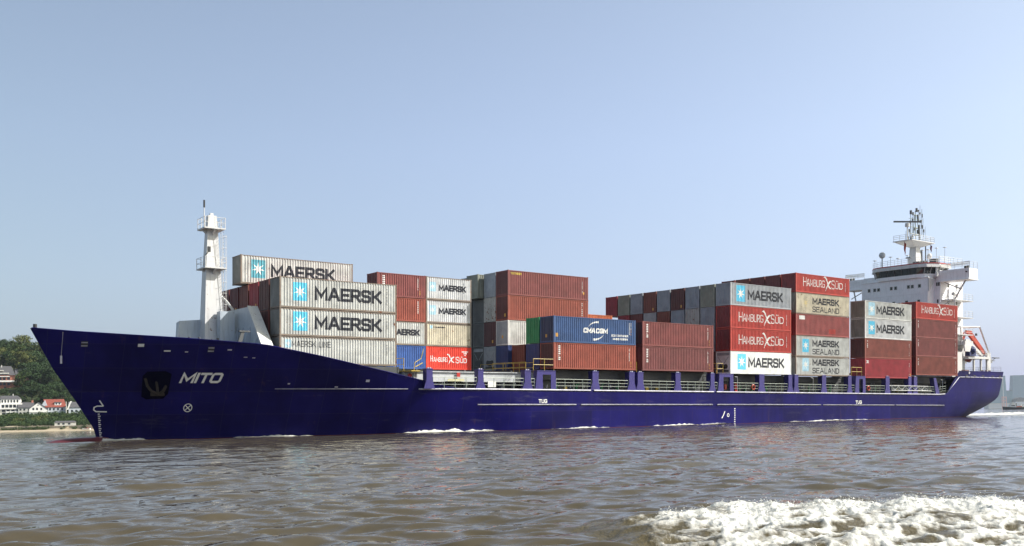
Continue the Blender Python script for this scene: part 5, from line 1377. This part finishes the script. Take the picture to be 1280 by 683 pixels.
mb = MB(); mb.box(-4.0, 8.3, -1.6, -.08, 4.6, 4.85); mb.box(-4.0, 8.3, -1.6, -1.5, 4.85, 5.5); mb.box(-.8, 6.5, -1.6, -.08, 2.3, 2.5); mb.box(-.8,6.5,-1.6,-1.5,2.5,3.2); mb.box(8.0,8.3,-1.6,-1.4,0,4.6); mb.build('balcony', M_wall_w, h)
mb = MB(); mb.box(2.6, 3.0, 4.8, 5.2, 12.8, 14.6); mb.build('chimney', M_wall_w, h)
# small beige house between
h = house(lat_at(30, 590), 590, 10.4, 'low grey beige house between the white villa and the white gabled house')
mb = MB(); mb.box(-3.5, 5.0, 0, 8, 0, 5.2); mb.build('wall', M_wall_b, h); mb = MB(); gable_roof(mb, -3.5, 5.0, 0, 8, 5.2, 8.6); mb.build('roof', M_rgrey, h)
wins_on(h, [-2.2,0,2.6], [1.0,3.2], 1.1, 1.1, 0); mb = MB(); mb.box(3.9, 4.9, 3.6, 4.6, 7.0, 9.8); mb.build('chimney', M_brick, h)
# white gabled house
h = house(lat_at(47.2, 584), 584, 9.4, 'white gabled house with three dark upper windows facing the river')
mb = MB(); mb.prism([(-5.1,0),(5.1,0),(5.1,4.9),(0,8.9),(-5.1,4.9)], 'y', 0, 9); mb.build('wall', M_wall_w, h)
mb = MB(); 
for s in (-1, 1): mb.hexa([(s*5.5,-.3,4.65),(s*5.5,9.2,4.65),(0,9.2,9.0),(0,-.3,9.0)], [(s*5.5,-.3,4.95),(s*5.5,9.2,4.95),(0,9.2,9.3),(0,-.3,9.3)])
mb.build('roof', M_rgrey, h); wins_on(h, [-2.7,-.6,1.8], [4.2], 1.0, 1.4, 0); wins_on(h, [0], [7.0], .6, .6, 0); wins_on(h, [-3.4,-1.6,1.4,3.2], [.6], 1.1, 1.4, 0); mb = MB(); mb.box(-5, 5, -.35, -.07, 2.7, 2.95); mb.build('ledge', M_wall_b, h)
# red roofed house
h = house(lat_at(66.5, 590), 590, 10.2, 'pale house with bright red tiled roof and white dormer')
mb = MB(); mb.prism([(-7.6,0),(-3.2,0),(-3.2,5.2),(-5.0,9.8),(-7.6,5.2)], 'y', .5, 8.5); mb.box(-3.2, 7.0, 0, 8.5, 0, 5.2); mb.build('wall', M_wall_g, h)
mb = MB(); mb.hexa([(-4.8,-.4,5.1),(7.4,-.4,5.1),(7.4,8.9,5.1),(-4.8,8.9,5.1)], [(-6.0,3.9,10.4),(5.9,3.9,10.4),(5.9,4.6,10.4),(-6.0,4.6,10.4)]); mb.build('roof', M_rred, h)
mb = MB(); mb.box(.6, 4.4, .7, 4, 6.4, 8.2); dr = mb.build('dormer', M_wall_w, h); wins_on(h, [1.6,3.4], [6.9], .9, 1.0, .7)
mb = MB(); mb.box(.3, 4.7, .4, 4.2, 8.2, 8.45); mb.build('dormer_roof', M_rgrey, h)
wins_on(h, [-2.0,.2,2.6,5.0], [3.1], 1.0, 1.5, 0); wins_on(h, [-2.2,-.6,1.0], [.5], 1.1, 1.5, 0); mb = MB(); mb.box(6.8, 7.3, -.8, -.4, 0, 5.0); mb.build('white_post', M_wall_w, h)
# grey house behind the stem
h = house(lat_at(95, 590), 590, 10.4, 'grey slate house with white gable trim half hidden by the ship\'s stem')
mb = MB(); mb.box(-4.5, 8, 0, 8, 0, 4.6); mb.build('wall', M_wall_g, h); mb = MB(); gable_roof(mb, -4.5, 8, 0, 8, 4.6, 8.2); mb.build('roof', M_rgrey, h)
mb = MB(); mb.prism([(-5.6,3),(-4.7,3),(-3.4,6.6),(-2.4,8.6),(-3.6,8.4)], 'y', -.8, -.4); mb.build('gable_trim', M_wall_w, h); wins_on(h, [-2.5,0,2.5,5], [1.5], 1.2, 1.4, 0)
# brick house up the slope
h = house(lat_at(15, 652), 652, 29.0, 'large red brick house with dark roofs and terraces high on the slope')
mb = MB(); mb.box(-12, 3, 0, 10, 0, 11.4); mb.box(3, 10.2, -1, 10, 0, 11.0); mb.build('wall', M_brick, h)
mb = MB(); mb.hexa([(2.2,-1.6,10.9),(11.6,-1.6,10.9),(11.6,10.6,10.9),(2.2,10.6,10.9)], [(1.2,3.8,16.2),(9.0,3.8,16.2),(9.0,5.2,16.2),(1.2,5.2,16.2)]); mb.hexa([(-13,-.8,11.3),(2.1,-.8,11.3),(2.1,10.6,11.3),(-13,10.6,11.3)], [(-11,4,18.0),(-1.0,4,18.0),(-1.0,6,18.0),(-11,6,18.0)]); mb.build('roof', M_rgrey, h)
mb = MB(); mb.box(-10, -2, -1.0, 1.5, 12.2, 13.0); mb.box(-10.5,-5.5,.0,2.5,14.2,14.9); mb.box(-7.0,-6.4,1,1.5,16.8,18.6); mb.box(8.4,8.8,3,3.4,16,17.6); mb.build('dormer', M_wall_b, h)
mb = MB(); mb.box(-12.5, 3.0, -2.6, -.08, 7.2, 7.5); mb.box(-12.5, -1.5, -2.2, -.08, 10.0, 10.5); mb.box(-12.5,3,-2.6,-2.5,6.3,7.2); mb.build('balcony', M_wall_w, h)
wins_on(h, [-10,-7.5,-5,-2.2], [4.0,7.9], 1.8, 1.9, 0); wins_on(h, [5.2,7.6], [4.8,8.4], 1.6, 1.9, -1); wins_on(h, [-8.5,-4.5,1.5], [1.2], 1.4, 1.9, 0)
mb = MB(); mb.box(-14, 14, -5, -4.4, -2.0, .6); mb.build('terrace_wall', M_brick, h)
# beach shed
h = house(lat_at(80, 534), 534, 3.0, 'low pale shed on the beach path left of the ship\'s stem', 'shed'); h['category'] = 'shed'
mb = MB(); mb.box(-5.2, 6.0, 0, 4, 0, 2.0); mb.build('wall', M_wall_b, h); mb = MB(); mb.hexa([(-5.5,-.3,2.0),(6.3,-.3,2.0),(6.3,4.3,2.0),(-5.5,4.3,2.0)], [(-4.5,2,2.9),(5.5,2,2.9),(5.5,2.4,2.9),(-4.5,2.4,2.9)]); mb.build('roof', M_rgrey, h); wins_on(h, [-3,-.5,2.5], [.7], 1.2, .9, 0)
# street lamp like posts and small beach boat
h = root('flag_pole', bank_M(lat_at(82.3, 583), 583, 9.5), 'thin white pole standing right of the red roofed house', 'pole'); mb = MB(); mb.tube((0,0,0), (0,0,8.6), .16, 6); mb.ball((0,0,8.7), .25, 8, 5); mb.build('pole', M_wall_w, h)
def small_boat(M_, label, name, L, hullm, deckm, cabs, cat='boat'):
    r0 = root(name, M_, label, cat); mb = MB(); N = 9; vs = []
    for i in range(N):
        u = i/(N-1); w_ = .16*L*(1-(abs(2*u-.85)/1.15)**3 if u > .42 else .92+.19*u); w_ = max(w_*.9, .02); sh = .085*L*(1+.55*max(0, u-.4)**1.5*2.2)
        x = -L/2+L*u; vs += [(x-.02*L*(u > .9), -w_*.75, -.03*L), (x, -w_, sh), (x, w_, sh), (x-.02*L*(u > .9), w_*.75, -.03*L)]
    fs = []
    for i in range(N-1):
        a = i*4; fs += [(a,a+4,a+5,a+1),(a+2,a+6,a+7,a+3),(a+1,a+5,a+6,a+2),(a+3,a+7,a+4,a)]
    fs += [(0,1,2,3), (N*4-4,N*4-3,N*4-2,N*4-1)]; mb.add(vs, fs); mb.build('hull', hullm, r0)
    for k, (x0,x1,w_,z0,z1,mt) in enumerate(cabs):
        mb = MB(); mb.hexa([(x0*L,-w_*L,z0*L),(x1*L,-w_*L,z0*L),(x1*L,w_*L,z0*L),(x0*L,w_*L,z0*L)], [(x0*L+.02*L,-w_*L*.9,z1*L),(x1*L-.03*L,-w_*L*.9,z1*L),(x1*L-.03*L,w_*L*.9,z1*L),(x0*L+.02*L,w_*L*.9,z1*L)]); cb = mb.build('cabin', mt, r0)
        if k == 0:
            mb = MB(); mb.box((x0+.05)*L,(x1-.06)*L,-w_*L*.97,w_*L*.97,(z0+(z1-z0)*.5)*L,(z0+(z1-z0)*.8)*L); mb.build('window', M_glassd, cb)
    return r0
small_boat(bank_M(lat_at(107, 526), 526, .75, radians(175)), 'small white boat drawn up on the beach beside the stem', 'rowing_boat', 5, M_wall_w, M_wall_w, [(-.2,.15,.10,.09,.2,M_rred)])

# right: harbour skyline far up river ---------------------------------
def slab(name, lat, dep, z, label, cat): return root(name, bank_M(lat, dep, z), label, cat)
def glass_facade(name, c1, c2):
    mt, nt, b = new_mat(name); v = coords(nt, rand=False); sx = nt.nodes.new('ShaderNodeSeparateXYZ'); nt.links.new(v, sx.inputs[0])
    q = nt.nodes.new('ShaderNodeMath'); q.operation = 'MULTIPLY'; q.inputs[1].default_value = .28; nt.links.new(sx.outputs[2], q.inputs[0])
    f = nt.nodes.new('ShaderNodeMath'); f.operation = 'FRACT'; nt.links.new(q.outputs[0], f.inputs[0])
    g = nt.nodes.new('ShaderNodeMath'); g.operation = 'LESS_THAN'; g.inputs[1].default_value = .3; nt.links.new(f.outputs[0], g.inputs[0])
    nt.links.new(mixc(nt, g.outputs[0], c1, c2), b.inputs['Base Color']); b.inputs['Roughness'].default_value = .3; return mt
GD = 4200
def at_city(px, dep=GD): return lat_at(px, dep)
mpp = GD/FPX
t1 = slab('office_tower', at_city(1249.5), GD, 1.5, 'tall blue glass tower with curved side just right of the ship\'s stern', 'tower')
mb = MB(); mb.hexa([(-12*mpp,0,0),(9.5*mpp,0,0),(9.5*mpp,30,0),(-12*mpp,30,0)], [(-12*mpp,0,40*mpp),(7.5*mpp,0,41*mpp),(7.5*mpp,30,41*mpp),(-12*mpp,30,40*mpp)]); mb.build('facade', glass_facade('blue_glass_facade', (.12,.22,.30), (.20,.30,.38)), t1)
mb = MB(); mb.box(4*mpp,4.6*mpp,-1,-.05,4,39*mpp); mb.build('facade_fin', M_wall_w, t1)
t2 = slab('office_tower', at_city(1282), GD+80, 1.5, 'tall bluish tower cut off by the right edge of the photo', 'tower')
mb = MB(); mb.hexa([(-6*mpp,0,0),(14*mpp,0,0),(14*mpp,30,0),(-6*mpp,30,0)], [(-2.6*mpp,0,42*mpp),(14*mpp,0,42*mpp),(14*mpp,30,42*mpp),(-2.6*mpp,30,42*mpp)]); mb.build('facade', glass_facade('dusty_blue_facade', (.14,.22,.30), (.22,.30,.38)), t2)
t3 = slab('office_block', at_city(1265), GD+40, 1.5, 'lower blue grey block with flat roof between the two towers', 'building')
mb = MB(); mb.box(-6.5*mpp,6.2*mpp,0,40,0,22*mpp); mb.build('facade', glass_facade('grey_blue_facade', (.10,.19,.24), (.17,.26,.32)), t3); mb = MB(); mb.box(-6.5*mpp,6.2*mpp,-.5,40,22.02*mpp,22.6*mpp); mb.build('roof', M_rgrey, t3)
t4 = slab('warehouse', at_city(1274), GD-20, 1.5, 'low pale warehouse below the right hand tower', 'building')
mb = MB(); mb.box(-8*mpp,12*mpp,0,40,0,8*mpp); mb.build('wall', M_wall_g, t4); mb = MB(); mb.prism([(-8*mpp,8*mpp),(12*mpp,8*mpp),(10*mpp,11.5*mpp),(-2*mpp,13.5*mpp),(-5*mpp,12*mpp)], 'y', 1, 39); mb.build('roof', M_rgrey, t4)
t5 = slab('warehouse', at_city(1248), GD-120, 1.5, 'long low grey shed on the far quay behind the stern', 'building')
mb = MB(); mb.box(-30*mpp,3*mpp,0,40,0,5.5*mpp); mb.build('wall', M_wall_g, t5); mb = MB(); mb.box(-30.3*mpp,3.3*mpp,-.5,40,5.52*mpp,6.4*mpp); mb.build('roof', M_wall_b, t5)
mb = MB()
for x in (0, 2.2, 5.0): mb.box((x-3)*mpp,(x-2.3)*mpp,0,1.5,0,13.5*mpp)
mb.box(-3*mpp,2.7*mpp,0,1.5,13.2*mpp,14.2*mpp); mb.box(-3*mpp,2.7*mpp,0,1.5,9.2*mpp,9.9*mpp)
t6 = slab('harbour_gantry', at_city(1255, GD-200), GD-200, 1.2, 'pink and white gantry frame on the quay right of the stern', 'gantry'); mb.build('gantry_frame', paint('faded_red_white', (.62,.30,.28), .0, .1, .6), t6)
# far quay as land
mb = MB(); mb.box(at_city(1080), at_city(1900), GD-240, GD+900, -2, 1.6)
me = mb.mesh('far_quay'); me.materials.append(paint('quay_ground', (.18,.17,.15), 0, .2, .9)); o = link('far_quay', me); o.matrix_world = BF; tag(o, 'low quay across the far end of the river', None, None, 'structure')
mb = MB(); r_ = random.Random(4)
# tug
tug = small_boat(bank_M(lat_at(1267, 900), 900, 0.35, radians(172)), 'small dark hulled tug with white cabin right of the ship\'s stern', 'tugboat', 22, flat('tug_black', (.035,.04,.055)), M_wall_w,
    [(-.05,.22,.11,.09,.20,M_wall_w), (.0,.15,.09,.20,.31,M_wall_w), (-.30,-.12,.10,.09,.14,flat('tug_orange', (.45,.12,.06)))])
mb = MB(); mb.tube((1.4,0,5),(1.4,0,10.5),.12,5); mb.tube((1.4,-1.8,8.5),(1.4,1.8,8.5),.08,5); mb.tube((-2,0,3),(-2,0,6.0),.5,8); mb.build('mast', M_dgrey, tug)
sb = small_boat(bank_M(lat_at(1283, 1350), 1350, .4, radians(178)), 'white passenger ferry partly cut off by the right edge', 'ferry', 38, M_wall_w, M_wall_w, [(-.4,.30,.10,.09,.17,M_wall_w)])

# ------------------------------------------------------------------ foam along the ship's side and behind the stern
def foam_strip(pts, width, label, seed, hgt=.10, thr=.42):
    """pts: (x, y, foam height) in world coordinates along the hull"""
    nl, nw = 16*len(pts), 22; P = np.array(pts); t = np.linspace(0, len(P)-1, nl); 
    px_ = np.interp(t, np.arange(len(P)), P[:, 0]); py_ = np.interp(t, np.arange(len(P)), P[:, 1]); ph = np.interp(t, np.arange(len(P)), P[:, 2])
    s = np.linspace(0, 1, nw); T, Sx = np.meshgrid(t, s, indexing='ij'); d = np.hypot(np.gradient(px_), np.gradient(py_)); L = np.cumsum(d)
    X = px_[:, None] + 0*Sx; Y = py_[:, None] - Sx*width
    n1 = fbm(L[:, None]*.9+seed, Sx*width*1.6+seed, 5, .6)
    env = np.sin(pi*np.clip(T/(len(P)-1), 0, 1))**.5*np.clip(1.15-Sx**1.4, 0, 1)
    f = env*(.55+.9*(n1-.35)); Z = .02 + wave_h(X, Y, np.full_like(X, .5)) + ph[:, None]*np.clip(f-.25, 0, 1)*(1.6*n1) - .07*(f < thr-.12) 
    V = np.stack([X, Y, Z], -1).reshape(-1, 3); i = np.arange(nl-1)[:, None]*nw; j = np.arange(nw-1)[None, :]
    F = np.stack([i+j, i+nw+j, i+nw+j+1, i+j+1], -1).reshape(-1, 4)
    ff = f.reshape(-1); keep = ff[F].max(1) > thr-.06
    o = mesh_np('foam', V, F[keep], M_foam); a = o.data.attributes.new('foam', 'FLOAT', 'POINT')
    a.data.foreach_set('value', (np.clip((ff-thr+.22)*1.9, 0, 1.1)[:len(o.data.vertices)]).astype(np.float32)); tag(o, label, 'foam', None, 'stuff')
def side_w(x, out=0.0):         # world position of the waterline at ship station x
    z = -4.07; p = SM @ Vector((x, pY(x, z, out), z)); return p.x, p.y
def strip_on(x0, x1, w_, hg, lab, sd, n=8, out=.0, thr=.42):
    pts = [(*side_w(x, out-.25), hg) for x in np.linspace(x0, x1, n)]; foam_strip(pts, w_, lab, sd, thr=thr)
strip_on(17.6, 22.5, 1.6, .55, 'white bow foam at the foot of the stem', 2, thr=.30)
strip_on(28.5, 36.5, 1.4, .40, 'thin white foam along the hull below the ship name', 7, thr=.38)
strip_on(43.5, 55, 2.2, .55, 'white foam crest at the hull below the short containers', 11, thr=.34)
strip_on(60.5, 70.5, 1.8, .35, 'thin foam line below the TUG mark', 17)
strip_on(74, 92, 1.6, .25, 'faint foam amidships along the waterline', 23, thr=.46)
strip_on(98, 126, 1.6, .25, 'faint foam along the after part of the hull', 29, thr=.46)
pts = [(*side_w(150), .5)] + [(x, 84+(x-150)*.10, .5) for x in (158, 168, 180, 195, 215, 245, 290)]
foam_strip([(p[0], p[1]+6, p[2]) for p in pts], 16, 'pale propeller wash spreading behind the stern', 41, thr=.33)
#HAZE
def haze():
    mb = MB(); mb.box(-1500, 7000, -600, 7000, -3, 240); mt = bpy.data.materials.new('haze'); mt.use_nodes = True; nt = mt.node_tree; nt.nodes.clear()
    o_ = nt.nodes.new('ShaderNodeOutputMaterial'); pv = nt.nodes.new('ShaderNodeVolumePrincipled'); pv.inputs['Color'].default_value = (.80,.88,1,1); pv.inputs['Density'].default_value = HAZE_D; pv.inputs['Anisotropy'].default_value = .2
    nt.links.new(pv.outputs[0], o_.inputs['Volume']); mt.cycles.homogeneous_volume = True
    me = mb.mesh('haze'); me.materials.append(mt); o = link('haze', me); tag(o, 'thin summer haze over the river', None, None, 'stuff')
HAZE_D = .00005
haze()
